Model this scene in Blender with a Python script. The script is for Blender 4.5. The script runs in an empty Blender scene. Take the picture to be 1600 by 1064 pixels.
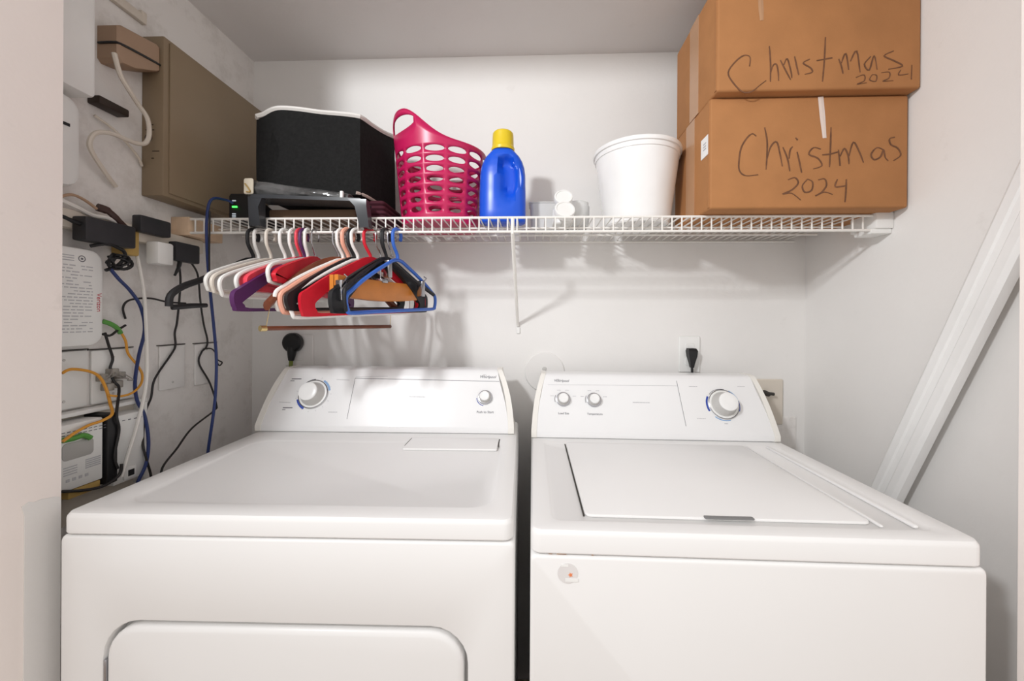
import bpy, bmesh, math, random
from mathutils import Vector, Matrix, Euler
random.seed(7)
PI = math.pi
S = bpy.context.scene
COL = S.collection

# ------------------------------------------------------------------ camera, world, lights, exposure
cd = bpy.data.cameras.new('camera'); cam = bpy.data.objects.new('camera', cd); COL.objects.link(cam)
cd.sensor_width = 36.0; cd.lens = 36.0 * 598.7757 / 1600
cd.shift_x = -6.0511 / 1600; cd.shift_y = -30.7946 / 1600
cd.clip_start = 0.02
cam.matrix_world = Matrix(((0.99912932, -0.00581687, 0.04131292, 0.9955),
                           (0.04131639, 0.00047803, -0.99914600, -1.3274),
                           (0.00579215, 0.99998297, 0.00071794, 1.2438), (0, 0, 0, 1)))
S.camera = cam
S.view_settings.view_transform = 'Standard'; S.view_settings.look = 'None'
S.view_settings.gamma = 1.0; S.view_settings.use_curve_mapping = False
S.view_settings.exposure = 0.18

world = bpy.data.worlds.new('world'); S.world = world; world.use_nodes = True
bg = world.node_tree.nodes['Background']
bg.inputs['Color'].default_value = (1.0, 0.965, 0.945, 1); bg.inputs['Strength'].default_value = 0.92

def spot(name, loc, target, power, size, blend, radius, color):
    l = bpy.data.lights.new(name, 'SPOT'); l.energy = power; l.spot_size = size; l.spot_blend = blend
    l.shadow_soft_size = radius; l.color = color
    o = bpy.data.objects.new(name, l); COL.objects.link(o); o.location = loc
    o.rotation_euler = (Vector(target) - Vector(loc)).to_track_quat('-Z', 'Y').to_euler()
    return o
spot('hall_lamp', (0.0, -1.85, 2.22), (1.45, 0.0, 1.75), 94.0, math.radians(100), 1.0, 0.085, (0.965, 0.982, 1.0))

# ------------------------------------------------------------------ materials
MATS = {}
def mat(name, col, rough=0.5, metal=0.0, var=0.04, scale=8.0, bump=0.0, bscale=60.0, coat=0.0, trans=0.0, ior=1.45, alpha=1.0, emit=0.0, spec=0.5):
    if name in MATS: return MATS[name]
    m = bpy.data.materials.new(name); m.use_nodes = True
    nt = m.node_tree; n = nt.nodes; b = n['Principled BSDF']
    b.inputs['Roughness'].default_value = rough; b.inputs['Metallic'].default_value = metal
    b.inputs['Coat Weight'].default_value = coat; b.inputs['Transmission Weight'].default_value = trans
    b.inputs['IOR'].default_value = ior; b.inputs['Alpha'].default_value = alpha
    b.inputs['Specular IOR Level'].default_value = spec
    tc = n.new('ShaderNodeTexCoord')
    nz = n.new('ShaderNodeTexNoise'); nz.inputs['Scale'].default_value = scale; nz.inputs['Detail'].default_value = 5
    nt.links.new(tc.outputs['Object'], nz.inputs['Vector'])
    rp = n.new('ShaderNodeValToRGB')
    rp.color_ramp.elements[0].position = 0.3; rp.color_ramp.elements[1].position = 0.7
    lo = [max(0, c * (1 - var)) for c in col]; hi = [min(1, c * (1 + var)) for c in col]
    rp.color_ramp.elements[0].color = (*lo, 1); rp.color_ramp.elements[1].color = (*hi, 1)
    nt.links.new(nz.outputs['Fac'], rp.inputs['Fac']); nt.links.new(rp.outputs['Color'], b.inputs['Base Color'])
    if emit:
        b.inputs['Emission Color'].default_value = (*col, 1); b.inputs['Emission Strength'].default_value = emit
    if bump:
        n2 = n.new('ShaderNodeTexNoise'); n2.inputs['Scale'].default_value = bscale; n2.inputs['Detail'].default_value = 3
        nt.links.new(tc.outputs['Object'], n2.inputs['Vector'])
        bp = n.new('ShaderNodeBump'); bp.inputs['Strength'].default_value = bump; bp.inputs['Distance'].default_value = 0.002
        nt.links.new(n2.outputs['Fac'], bp.inputs['Height']); nt.links.new(bp.outputs['Normal'], b.inputs['Normal'])
    MATS[name] = m
    return m

def wall_mat(name, col, dirt):
    # painted plaster with scattered scuffs and faint smears
    m = mat(name, col, 0.75, var=0.03, scale=2.5, bump=0.15, bscale=120)
    nt = m.node_tree; n = nt.nodes; b = n['Principled BSDF']
    src = b.inputs['Base Color'].links[0].from_socket
    tc = n.new('ShaderNodeTexCoord')
    nz = n.new('ShaderNodeTexNoise'); nz.inputs['Scale'].default_value = 9; nz.inputs['Detail'].default_value = 8; nz.inputs['Roughness'].default_value = 0.7
    nt.links.new(tc.outputs['Object'], nz.inputs['Vector'])
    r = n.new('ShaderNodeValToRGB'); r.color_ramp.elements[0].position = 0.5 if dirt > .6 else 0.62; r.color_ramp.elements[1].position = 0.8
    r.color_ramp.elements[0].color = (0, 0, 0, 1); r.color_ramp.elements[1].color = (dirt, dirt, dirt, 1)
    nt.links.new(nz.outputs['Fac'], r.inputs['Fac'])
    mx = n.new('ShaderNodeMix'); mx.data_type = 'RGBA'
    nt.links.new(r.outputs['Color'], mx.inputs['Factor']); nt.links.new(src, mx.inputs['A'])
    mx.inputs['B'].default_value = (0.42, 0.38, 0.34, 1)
    nt.links.new(mx.outputs['Result'], b.inputs['Base Color'])
    return m

M_WALL = wall_mat('wall_paint', (0.80, 0.785, 0.765), 0.25)
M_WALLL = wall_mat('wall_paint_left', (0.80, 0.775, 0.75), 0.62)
M_CEIL = wall_mat('ceiling_paint', (0.74, 0.72, 0.71), 0.15)
M_JAMB = wall_mat('jamb_paint', (0.90, 0.83, 0.79), 0.25)
M_FLOOR = mat('floor_vinyl', (0.42, 0.33, 0.26), 0.5, var=0.15, scale=20)
M_TRIM = mat('trim_paint', (0.84, 0.84, 0.83), 0.35, bump=0.05, bscale=40)
M_ENAMEL = mat('white_enamel', (0.84, 0.835, 0.825), 0.32, var=0.012, scale=3, coat=0.1)
M_CONSOLE = mat('white_console', (0.83, 0.83, 0.83), 0.3, var=0.01, coat=0.2)
M_CAP = mat('ivory_plastic', (0.82, 0.80, 0.75), 0.35, var=0.02)
M_KNOB = mat('white_knob', (0.85, 0.85, 0.84), 0.25)
M_KGREY = mat('grey_knob', (0.55, 0.54, 0.52), 0.35)
M_DARK = mat('dark_gap', (0.05, 0.045, 0.04), 0.8)
M_CHROME = mat('chrome', (0.42, 0.42, 0.44), 0.2, metal=1.0)
M_INK = mat('grey_ink', (0.16, 0.16, 0.18), 0.6)
M_INKL = mat('light_grey_ink', (0.48, 0.48, 0.50), 0.6)
M_BLUEINK = mat('blue_ink', (0.03, 0.07, 0.38), 0.5)
M_LBLUE = mat('light_blue_ink', (0.25, 0.42, 0.68), 0.5)
M_RUST = mat('rust', (0.40, 0.20, 0.08), 0.8, var=0.3, scale=60)
M_WIRE = mat('white_wire', (0.83, 0.81, 0.77), 0.35)
M_WOODB = mat('pine_block', (0.66, 0.48, 0.33), 0.6, var=0.12, scale=25)
M_PLAST = mat('white_plastic', (0.82, 0.82, 0.80), 0.35)
M_BEIGE = mat('beige_plastic', (0.66, 0.60, 0.52), 0.45)
M_PANEL = mat('tan_metal', (0.26, 0.195, 0.125), 0.5, var=0.05, scale=4)
M_PANELD = mat('dark_hole', (0.03, 0.015, 0.01), 0.6)
M_ADAPT = mat('black_adapter', (0.028, 0.028, 0.032), 0.5, var=0.1, scale=40)
M_BLACK = mat('black_rubber', (0.012, 0.012, 0.013), 0.45)
M_BROWNBOX = mat('brown_ringer', (0.36, 0.24, 0.16), 0.5, var=0.06)
M_CARD = mat('cardboard', (0.41, 0.19, 0.075), 0.75, var=0.06, scale=14, bump=0.12, bscale=200, spec=0.25)
M_TAPE = mat('clear_tape', (0.47, 0.27, 0.15), 0.25, var=0.05)
M_MARKER = mat('marker_ink', (0.15, 0.065, 0.03), 0.7, var=0.25, scale=60)
M_PAPER = mat('white_paper', (0.86, 0.86, 0.84), 0.7)
M_FAB = mat('black_fabric', (0.010, 0.010, 0.010), 0.85, var=0.25, scale=120, bump=0.4, bscale=400, spec=0.2)
M_FABTRIM = mat('grey_binding', (0.66, 0.64, 0.61), 0.8, bump=0.2, bscale=300)
M_MAROON = mat('maroon_cloth', (0.05, 0.006, 0.014), 0.9, bump=0.3, bscale=100)
M_PINK = mat('pink_plastic', (0.47, 0.010, 0.085), 0.32, var=0.04, scale=5)
M_BLUEB = mat('blue_plastic', (0.006, 0.085, 0.62), 0.3, var=0.05, scale=4)
M_YELLOW = mat('yellow_plastic', (0.72, 0.53, 0.02), 0.35, var=0.03)
M_TUB = mat('milky_plastic', (0.76, 0.76, 0.75), 0.3, trans=0.2, ior=1.3, spec=0.4)
M_FROST = mat('frosted_plastic', (0.88, 0.88, 0.87), 0.25, trans=0.6, ior=1.25)
M_GREYF = mat('grey_frame', (0.035, 0.038, 0.043), 0.25, var=0.1)
M_BAG = mat('clear_bag', (0.075, 0.075, 0.075), 0.16, var=0.6, scale=22, bump=1.0, bscale=26, spec=0.9)
M_HW = mat('hanger_white', (0.84, 0.83, 0.80), 0.3)
M_HIV = mat('hanger_ivory', (0.72, 0.66, 0.58), 0.35)
M_HRED = mat('hanger_red', (0.60, 0.008, 0.025), 0.5, var=0.1, scale=30)
M_HSAT = mat('hanger_satin', (0.72, 0.06, 0.09), 0.25, var=0.25, scale=35, bump=0.3, bscale=40)
M_HPEACH = mat('hanger_peach', (0.80, 0.38, 0.27), 0.4)
M_HPUR = mat('hanger_purple', (0.085, 0.018, 0.10), 0.4)
M_HBLK = mat('hanger_black', (0.012, 0.012, 0.014), 0.45)
M_HBLUE = mat('hanger_blue', (0.035, 0.13, 0.52), 0.3)
M_HWOOD = mat('hanger_orange_wood', (0.62, 0.21, 0.03), 0.3, var=0.12, scale=18, coat=0.3)
M_HBRN = mat('hanger_brown_wood', (0.16, 0.045, 0.02), 0.35, var=0.2, scale=20, coat=0.2)
M_BRASS = mat('brass', (0.75, 0.58, 0.28), 0.25, metal=1.0)
M_CBLUE = mat('blue_cable', (0.022, 0.04, 0.15), 0.45)
M_CBLK = mat('black_cable', (0.02, 0.018, 0.018), 0.5)
M_CGRY = mat('grey_cable', (0.30, 0.28, 0.26), 0.5)
M_CWHT = mat('white_cable', (0.80, 0.78, 0.74), 0.4)
M_CIVO = mat('ivory_cable', (0.68, 0.62, 0.54), 0.45)
M_CORG = mat('orange_cable', (0.72, 0.33, 0.04), 0.45)
M_CGRN = mat('green_cable', (0.10, 0.32, 0.06), 0.45)
M_LED = mat('green_led', (0.05, 0.9, 0.08), 0.4, emit=3.0)
M_LEDW = mat('pale_led', (0.5, 0.55, 0.6), 0.4, emit=0.4)
M_REDINK = mat('red_ink', (0.55, 0.10, 0.12), 0.6)
M_YELLP = mat('ochre_plastic', (0.50, 0.33, 0.10), 0.5)
M_CLEAR = mat('clear_connector', (0.60, 0.56, 0.50), 0.15, trans=0.5)
M_ORANGEST = mat('orange_print', (0.80, 0.25, 0.10), 0.6)

# ------------------------------------------------------------------ mesh helpers
def nb(): return bmesh.new()

def box(bm, lo, hi, bev=0.0, seg=2, mtx=None):
    b2 = bmesh.new()
    bmesh.ops.create_cube(b2, size=1.0)
    sx, sy, sz = (hi[i] - lo[i] for i in range(3))
    for v in b2.verts:
        v.co = Vector((lo[0] + (v.co.x + .5) * sx, lo[1] + (v.co.y + .5) * sy, lo[2] + (v.co.z + .5) * sz))
    if bev > 0:
        bmesh.ops.bevel(b2, geom=list(b2.edges), offset=min(bev, .49 * min(abs(sx), abs(sy), abs(sz))), segments=seg, affect='EDGES', profile=0.5)
    if mtx is not None: b2.transform(mtx)
    merge(bm, b2)

def merge(bm, b2):
    me = bpy.data.meshes.new('tmp'); b2.to_mesh(me); b2.free()
    bm.from_mesh(me); bpy.data.meshes.remove(me)

def smooth_path(pts, sub=5, closed=False):
    P = [Vector(p) for p in pts]; n = len(P)
    if n < 3: return P
    out = []
    rng = range(n) if closed else range(n - 1)
    for i in rng:
        p0 = P[(i - 1) % n] if (closed or i > 0) else P[i]
        p1 = P[i]; p2 = P[(i + 1) % n]
        p3 = P[(i + 2) % n] if (closed or i + 2 < n) else p2
        for k in range(sub):
            t = k / sub
            out.append(0.5 * ((2 * p1) + (-p0 + p2) * t + (2 * p0 - 5 * p1 + 4 * p2 - p3) * t * t + (-p0 + 3 * p1 - 3 * p2 + p3) * t ** 3))
    if not closed: out.append(P[-1].copy())
    return out

def tube(bm, pts, r, n=8, closed=False, sub=0, flat=None, caps=True):
    P = smooth_path(pts, sub, closed) if sub else [Vector(p) for p in pts]
    m = len(P); rings = []
    prev = None
    for i in range(m):
        a = P[(i - 1) % m] if (closed or i > 0) else P[i]
        b = P[(i + 1) % m] if (closed or i < m - 1) else P[i]
        t = (b - a)
        if t.length < 1e-9: t = Vector((0, 0, 1))
        t.normalize()
        if flat is not None:
            nrm = Vector(flat) - t * t.dot(Vector(flat))
            if nrm.length < 1e-6: nrm = prev or Vector((1, 0, 0))
            nrm.normalize()
        elif prev is None:
            ref = Vector((0, 0, 1)) if abs(t.z) < 0.9 else Vector((1, 0, 0))
            nrm = ref.cross(t).normalized()
        else:
            nrm = prev - t * prev.dot(t)
            if nrm.length < 1e-6: nrm = t.orthogonal()
            nrm.normalize()
        prev = nrm
        bi = t.cross(nrm)
        rr = r[i * len(r) // m] if isinstance(r, (list,)) else r
        ra, rb = rr if isinstance(rr, tuple) else (rr, rr)
        rings.append([bm.verts.new(P[i] + nrm * ra * math.cos(2 * PI * k / n) + bi * rb * math.sin(2 * PI * k / n)) for k in range(n)])
    for i in range(m if closed else m - 1):
        A, B = rings[i], rings[(i + 1) % m]
        for k in range(n):
            bm.faces.new((A[k], A[(k + 1) % n], B[(k + 1) % n], B[k]))
    if not closed and caps:
        bm.faces.new(rings[0][::-1]); bm.faces.new(rings[-1])

def loft(bm, loops, cap0=True, cap1=True):
    L = [[bm.verts.new(p) for p in lp] for lp in loops]
    n = len(L[0])
    for a, b in zip(L, L[1:]):
        for k in range(n):
            bm.faces.new((a[k], a[(k + 1) % n], b[(k + 1) % n], b[k]))
    if cap0: bm.faces.new(L[0][::-1])
    if cap1: bm.faces.new(L[-1])

def rrect(x0, y0, x1, y1, r, seg=5):
    # counter-clockwise rounded rectangle, 4*(seg+1) points; r one value or four (corners x0y0, x1y0, x1y1, x0y1)
    rs = r if isinstance(r, (tuple, list)) else (r,) * 4
    out = []
    for (cx, cy, a0, rr) in ((x0, y0, PI, rs[0]), (x1, y0, 1.5 * PI, rs[1]), (x1, y1, 0, rs[2]), (x0, y1, .5 * PI, rs[3])):
        ccx = cx + (rr if cx == x0 else -rr); ccy = cy + (rr if cy == y0 else -rr)
        for k in range(seg + 1):
            a = a0 + .5 * PI * k / seg
            out.append((ccx + rr * math.cos(a), ccy + rr * math.sin(a)))
    return out

def lathe(bm, prof, n=28, mtx=None, cap0=True, cap1=True):
    b2 = bmesh.new()
    loft(b2, [[(r * math.cos(2 * PI * k / n), r * math.sin(2 * PI * k / n), z) for k in range(n)] for r, z in prof], cap0, cap1)
    if mtx is not None: b2.transform(mtx)
    merge(bm, b2)

def slab(bm, lo, hi, r, axis, bev=0.003, seg=5):
    # rounded-corner plate: rounded in the plane across `axis`, from lo[axis] to hi[axis]
    ax = 'xyz'.index(axis); o = [i for i in range(3) if i != ax]
    a0, a1 = lo[ax], hi[ax]; d = min(bev, abs(a1 - a0) * .45)
    def lp(inset, a):
        q = rrect(lo[o[0]] + inset, lo[o[1]] + inset, hi[o[0]] - inset, hi[o[1]] - inset, max(r - inset, .0004), seg)
        res = []
        for u, v in q:
            p = [0, 0, 0]; p[o[0]] = u; p[o[1]] = v; p[ax] = a; res.append(tuple(p))
        return res
    loft(bm, [lp(d, a0), lp(0, a0 + d), lp(0, a1 - d), lp(d * .3, a1 - d * .3), lp(d, a1)])

def finish(name, bm, m, parent=None, world=True, smooth=True, ang=35):
    bmesh.ops.recalc_face_normals(bm, faces=bm.faces)
    me = bpy.data.meshes.new(name); bm.to_mesh(me); bm.free()
    for p in me.polygons: p.use_smooth = smooth and len(p.vertices) < 13
    if smooth:
        try: me.set_sharp_from_angle(angle=math.radians(ang))
        except Exception: pass
    for mm in (m if isinstance(m, (list, tuple)) else [m]): me.materials.append(mm)
    o = bpy.data.objects.new(name, me); COL.objects.link(o)
    if parent is not None: attach(o, parent, world)
    return o

def mw(o):
    l = Matrix.LocRotScale(o.location, o.rotation_euler, o.scale)
    return (mw(o.parent) @ o.matrix_parent_inverse @ l) if o.parent else l
def attach(o, parent, world=True):
    o.parent = parent
    if world: o.matrix_parent_inverse = mw(parent).inverted()

def tag(o, label=None, cat=None, group=None, kind=None):
    if label: o['label'] = label
    if cat: o['category'] = cat
    if group: o['group'] = group
    if kind: o['kind'] = kind
    return o
def thing(name, label, cat, loc=(0, 0, 0), rot=(0, 0, 0), group=None):
    o = bpy.data.objects.new(name, None); COL.objects.link(o); o.empty_display_size = .05
    o.location = loc; o.rotation_euler = rot
    return tag(o, label, cat, group)
def single(name, bm, m, label, cat, group=None, **k):
    # a thing that is one mesh: origin moved to its base centre
    vs = [v.co for v in bm.verts]
    c = Vector(((min(v.x for v in vs) + max(v.x for v in vs)) / 2, (min(v.y for v in vs) + max(v.y for v in vs)) / 2, min(v.z for v in vs)))
    bm.transform(Matrix.Translation(-c))
    o = finish(name, bm, m, **k); o.location = c
    return tag(o, label, cat, group)

def text(body, size, m, parent, mtx, name='lettering', depth=0.0003, world=False, shear=0.0, align='CENTER'):
    cu = bpy.data.curves.new('txt', 'FONT'); cu.body = body; cu.size = size; cu.extrude = depth; cu.shear = shear
    cu.align_x = align; cu.align_y = 'CENTER'; cu.resolution_u = 3
    t = bpy.data.objects.new('txt', cu); COL.objects.link(t)
    dg = bpy.context.evaluated_depsgraph_get(); dg.update()
    me = bpy.data.meshes.new_from_object(t.evaluated_get(dg))
    bpy.data.objects.remove(t); bpy.data.curves.remove(cu)
    me.transform(mtx); me.name = name
    me.materials.clear(); me.materials.append(m)
    o = bpy.data.objects.new(name, me); COL.objects.link(o)
    if parent is not None: attach(o, parent, world)
    return o

# ------------------------------------------------------------------ the room
W, H = 1.9127, 2.1615
YF = -0.685           # inner face of the closet's front wall
def struct(name, lo, hi, m, bev=0):
    bm = nb(); box(bm, lo, hi, bev); o = finish(name, bm, m, smooth=False); o['kind'] = 'structure'; return o
struct('floor', (-1.2, -3.2, -0.05), (3.2, 0.1, 0.0), M_FLOOR)
struct('ceiling', (-0.1, YF - .0, H), (W + .1, 0.1, H + .06), M_CEIL)
struct('wall_back', (-0.1, 0.0, 0), (W + .1, 0.1, H), M_WALL)
struct('wall_left', (-0.1, YF, 0), (0.0, 0.0, H), M_WALLL)
struct('wall_right', (W, YF, 0), (W + .1, 0.0, H), M_WALL)
bm = nb()
XL, XR = 0.1675, 1.771
box(bm, (-0.6, YF - .14, 0), (XL, YF, H + .06)); box(bm, (XR, YF - .14, 0), (W + .6, YF, H + .06))
box(bm, (XL, YF - .14, H), (XR, YF, H + .06))
o = finish('wall_front', bm, M_JAMB, smooth=False); o['kind'] = 'structure'
# corner patch on the left jamb
bm = nb()
lp = [(-.7355, .2), (-.6862, .2), (-.6862, .929), (-.695, .933), (-.7035, .9345), (-.712, .937), (-.722, .9365), (-.729, .940), (-.738, .936), (-.7345, .918)]
loft(bm, [[(XL + .0002, y, z) for y, z in lp], [(XL + .0016, y, z) for y, z in lp]])
o = finish('trim_1', bm, M_WALL, smooth=False); o['kind'] = 'structure'

# ------------------------------------------------------------------ appliances
def body_mesh(w, d, z0, z1, hole=None):
    bm = nb()
    R = .008
    def lp(inset, y, r=R):
        return [(x, y, z) for x, z in rrect(inset, z0 + inset, w - inset, z1 - inset, r, 6)]
    loops = [lp(0, d), lp(0, .006), lp(.0008, .003), lp(.0025, .0008), lp(.005, 0, .007)]
    if hole:
        x0, za, x1, zb, r = hole
        def hl(i, y): return [(x, y, z) for x, z in rrect(x0 + i, za + i, x1 - i, zb - i, r - i, 6)]
        loops += [hl(-.004, 0), hl(-.0015, .0012), hl(0, .005), hl(0.0005, .028)]
    loft(bm, loops)
    return bm

def top_mesh(w, d, z0, z1, rec, drop, rr, notch=None):
    bm = nb()
    def lp(x0, y0, x1, y1, r, z): return [(x, y, z) for x, y in rrect(x0, y0, x1, y1, r, 6)]
    x0, y0, x1, y1 = rec
    loft(bm, [lp(.002, .002, w - .002, d, .016, z0), lp(0, 0, w, d, .018, z0 + .0025), lp(0, 0, w, d, .018, z1 - .010),
              lp(.0010, .0010, w - .0010, d - .001, .017, z1 - .006), lp(.004, .004, w - .004, d - .004, .015, z1 - .0015), lp(.009, .009, w - .009, d - .009, .012, z1),
              lp(x0, y0, x1, y1, rr, z1), lp(x0 + .003, y0 + .003, x1 - .003, y1 - .003, rr - .003, z1 - drop * .3),
              lp(x0 + .007, y0 + .007, x1 - .007, y1 - .007, rr - .006, z1 - drop), ])
    return bm

SL = math.atan2(.15, .072)
def console_parts(root, w, zt, ly0, tap):
    prof = [(ly0 + .13, 0.0), (ly0, 0.0), (ly0 - .006, .004), (ly0 - .006, .019), (ly0 - .004, .022)]
    n = 9
    for k in range(1, n + 1):
        t = k / n
        prof.append((ly0 - .004 + .072 * t, .022 + .15 * t))
    prof += [(ly0 + .073, .1765), (ly0 + .083, .178), (ly0 + .13, .178)]
    def xe(z): 
        t = max(0, (z - .022) / .156); return tap * (.35 * t + .65 * t ** 2.6) + (0.0 if z > .0 else 0)
    def strip(a, b, out):
        bm = nb()
        L = []
        for u in (a, b):
            lp = []
            for (y, z) in prof:
                e = xe(z); ww = w - 2 * e
                x = e + u * ww if 0 <= u <= 1 else 0
                sh = out
                lp.append((x, y - (sh if z < .17 else 0), zt + z + (sh if z >= .17 else 0)))
            L.append(lp)
        loft(bm, L); return bm
    c = finish('console', strip(.022, .978, 0), M_CONSOLE, root, False)
    for a, b in ((0, .0222), (.9778, 1)):
        finish('console_end', strip(a, b, .0018), M_CAP, root, False)
    # frame of the sloping face: x along, y up the slope, z outward
    o = Vector((0, ly0 - .004, zt + .022)); et = Vector((0, math.cos(SL), math.sin(SL))); en = Vector((0, -math.sin(SL), math.cos(SL)))
    FM = Matrix(((1, 0, 0, o.x), (0, et.y, en.y, o.y), (0, et.z, en.z, o.z), (0, 0, 0, 1)))
    return c, FM

def knob(root, FM, at, r_skirt, r_cap, h, label=None, dial=False):
    T = FM @ Matrix.Translation((at[0], at[1], 0))
    bm = nb()
    lathe(bm, [(r_skirt, -.002), (r_skirt, .003), (r_skirt * .97, .005), (r_skirt * .9, .0055)], 40, T)
    k = finish('knob', bm, M_PLAST if dial else M_CHROME, root, False)
    if label: k['label'] = label
    bm = nb()
    lathe(bm, [(r_skirt * .86, .005), (r_cap * 1.12, h * .35), (r_cap * 1.03, h * .85), (r_cap * .97, h)], 36, T)
    finish('knob_grip', bm, M_KGREY, k, False)
    bm = nb()
    lathe(bm, [(r_cap * .97, h - .001), (r_cap * .95, h + .003), (r_cap * .80, h + .0045), (r_cap * .3, h + .0035)], 36, T)
    finish('knob_cap', bm, M_KNOB, k, False)
    if dial:
        bm = nb()
        tube(bm, [T @ Vector((r_skirt * math.cos(2 * PI * i / 48), r_skirt * math.sin(2 * PI * i / 48), .0045)) for i in range(48)], .0013, 6, closed=True)
        finish('chrome_ring', bm, M_CHROME, k, False)
    return k

def fmark(root, FM, pts, wd, m, name='printed_mark'):
    # thin printed strip on the console face along pts (face coordinates)
    bm = nb()
    tube(bm, [FM @ Vector((x, t, .0002)) for x, t in pts], (.0005, wd * .5), 4, flat=FM.to_3x3() @ Vector((0, 0, 1)))
    return finish(name, bm, m, root, False)
def farc(c, r, a0, a1, n=14):
    return [(c[0] + r * math.cos(math.radians(a0 + (a1 - a0) * k / n)), c[1] + r * math.sin(math.radians(a0 + (a1 - a0) * k / n))) for k in range(n + 1)]

# ---- dryer
DW, DD = 0.769, 0.64
dryer = thing('dryer', 'white front-loading clothes dryer on the left with door in its front', 'dryer', (0.2010, -0.7128, 0), (0, 0, 0.0228))
HOLE = (0.0765, 0.18, 0.6915, 0.734, .062)
finish('body', body_mesh(DW, DD, .02, .876, HOLE), M_ENAMEL, dryer, False)
finish('top_panel', top_mesh(DW - .002, DD - .01, .8785, .914, (.058, .040, .730, .405), .004, .045), M_ENAMEL, dryer, False)
bm = nb(); box(bm, (.012, .012, .870), (DW - .012, DD - .02, .882)); finish('seam', bm, M_DARK, dryer, False)
bm = nb()
x0, za, x1, zb, r = HOLE
i = .0065
loft(bm, [[(x, y, z) for x, z in rrect(x0 + i + e, za + i + e, x1 - i - e, zb - i - e, r - i - e, 6)] for e, y in ((0, .026), (0, .004), (.001, .001), (.004, -.0015), (.010, -.003))])
door = finish('door', bm, M_ENAMEL, dryer, False)
for z in (.60,):
    bm = nb(); box(bm, (x0 + .0005, -.001, z - .03), (x0 + .0055, .012, z + .068), .001); finish('hinge', bm, M_CHROME, door, False)
# lint screen lid
bm = nb(); slab(bm, (.474, .340, .9105), (.716, .4325, .9165), .004, 'z', .002); lint = finish('lint_screen_lid', bm, M_ENAMEL, dryer, False)
for x in (.4725, .7175):
    bm = nb(); box(bm, (x - .0012, .368, .9135), (x + .0012, .43, .9145)); finish('lid_gap', bm, M_DARK, lint, False)
for (x, y) in ((.03, .05), (DW - .03, .05), (.03, DD - .05), (DW - .03, DD - .05)):
    bm = nb(); lathe(bm, [(.02, 0), (.02, .012), (.012, .014), (.012, .022)], 16, Matrix.Translation((x, y, 0))); finish('foot', bm, M_BLACK, dryer, False)
con, FM = console_parts(dryer, DW - .013, .914, .478, .040)
FMD = FM
kc = (0.1494,0.0904)
k = knob(con, FM, kc, .0425, .028, .034, dial=True)
def arc(c, r, a0, a1, wd, m): fmark(con, FM, farc(c, r, a0, a1), wd, m)
arc(kc, .0475, 15, 62, .006, M_LBLUE); arc(kc, .0475, 200, 245, .0065, M_BLUEINK); arc(kc, .0465, 95, 160, .003, M_INK)
for a in range(170, 440, 24): fmark(con, FM, [(kc[0] + .050 * math.cos(math.radians(a)), kc[1] + .050 * math.sin(math.radians(a))), (kc[0] + .054 * math.cos(math.radians(a)), kc[1] + .054 * math.sin(math.radians(a)))], .001, M_INKL)
kc2 = (0.6685,0.0857)
k2 = knob(con, FM, kc2, .0215, .0145, .02)
arc(kc2, .025, 185, 260, .002, M_BLUEINK)
fmark(con, FM, [(0.0702,0.1377), (0.1,0.138)], .003, M_INK)
fmark(con, FM, [(0.0679,0.1316), (0.0798,0.1317)], .002, M_INK)
fmark(con, FM, [(0.0671,0.049), (0.0959,0.0493)], .003, M_INK)
fmark(con, FM, [(0.0668,0.0433), (0.0763,0.0434)], .002, M_INK)
fmark(con, FM, [(0.0507,0.0661), (0.086,0.0645)], .0012, M_INKL)
fmark(con, FM, [(0.2095,0.1369), (0.2494,0.1352)], .0012, M_INKL)
fmark(con, FM, [(0.2672,0.1456), (0.3658,0.1485)], .0010, M_INKL)
fmark(con, FM, [(0.266,0.1415), (0.709,0.1353)], .0014, M_INK, 'trim_line')
fmark(con, FM, [(0.266,0.1415), (0.2658,0.0172)], .0012, M_INK, 'trim_line')
def ftext(body, at, size, m, root, FMx, **kw):
    return text(body, size, m, root, FMx @ Matrix.Translation((at[0], at[1], .0004)), **kw)
def fprint(at, w, h, m, root, FMx):
    # a row of tiny print too small to read in the photograph
    bm = nb(); x = -w / 2
    while x < w / 2:
        q = random.uniform(.0015, .004)
        b2 = nb(); box(b2, (at[0] + x, at[1] - h / 2, 0), (at[0] + min(x + q, w / 2), at[1] + h / 2, .0004)); b2.transform(FMx); merge(bm, b2)
        x += q + .001
    finish('tiny_print', bm, m, root, False, smooth=False)
ftext('Push to Start', (0.6706,0.0419), .0095, M_INK, con, FM)
fprint((0.2197,0.0373), 0.026, 0.002, M_INKL, con, FM)
fprint((0.4647,0.0856), 0.05, 0.0022, M_INKL, con, FM)
lg = ftext('Whirlpool', (0.6733,0.1491), .012, M_INK, con, FM, name='brand_emblem', shear=.25)
ew = (0.6634,0.1511)
bm = nb(); tube(bm, [FM @ Vector((ew[0] + .006 * math.cos(a) , ew[1] + .0045 * math.sin(a) + .001, .0003)) for a in [i * .42 for i in range(13)]], .0006, 4); finish('brand_ring', bm, M_INKL, con, False)

# ---- washer
WW, WD, WZ = 0.714, 0.655, 0.9019
washer = thing('washing_machine', 'white top-loading washing machine on the right with a lid on top', 'washing machine', (0.9956, -0.6994, 0), (0, 0, -0.0013))
finish('body', body_mesh(WW, WD, .02, WZ - .042), M_ENAMEL, washer, False)
finish('top_panel', top_mesh(WW - .002, WD - .01, WZ - .0395, WZ, (.034, .030, .672, .455), .003, .02), M_ENAMEL, washer, False)
bm = nb(); box(bm, (.012, .012, WZ - .047), (WW - .012, WD - .02, WZ - .035)); finish('seam', bm, M_DARK, washer, False)
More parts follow.
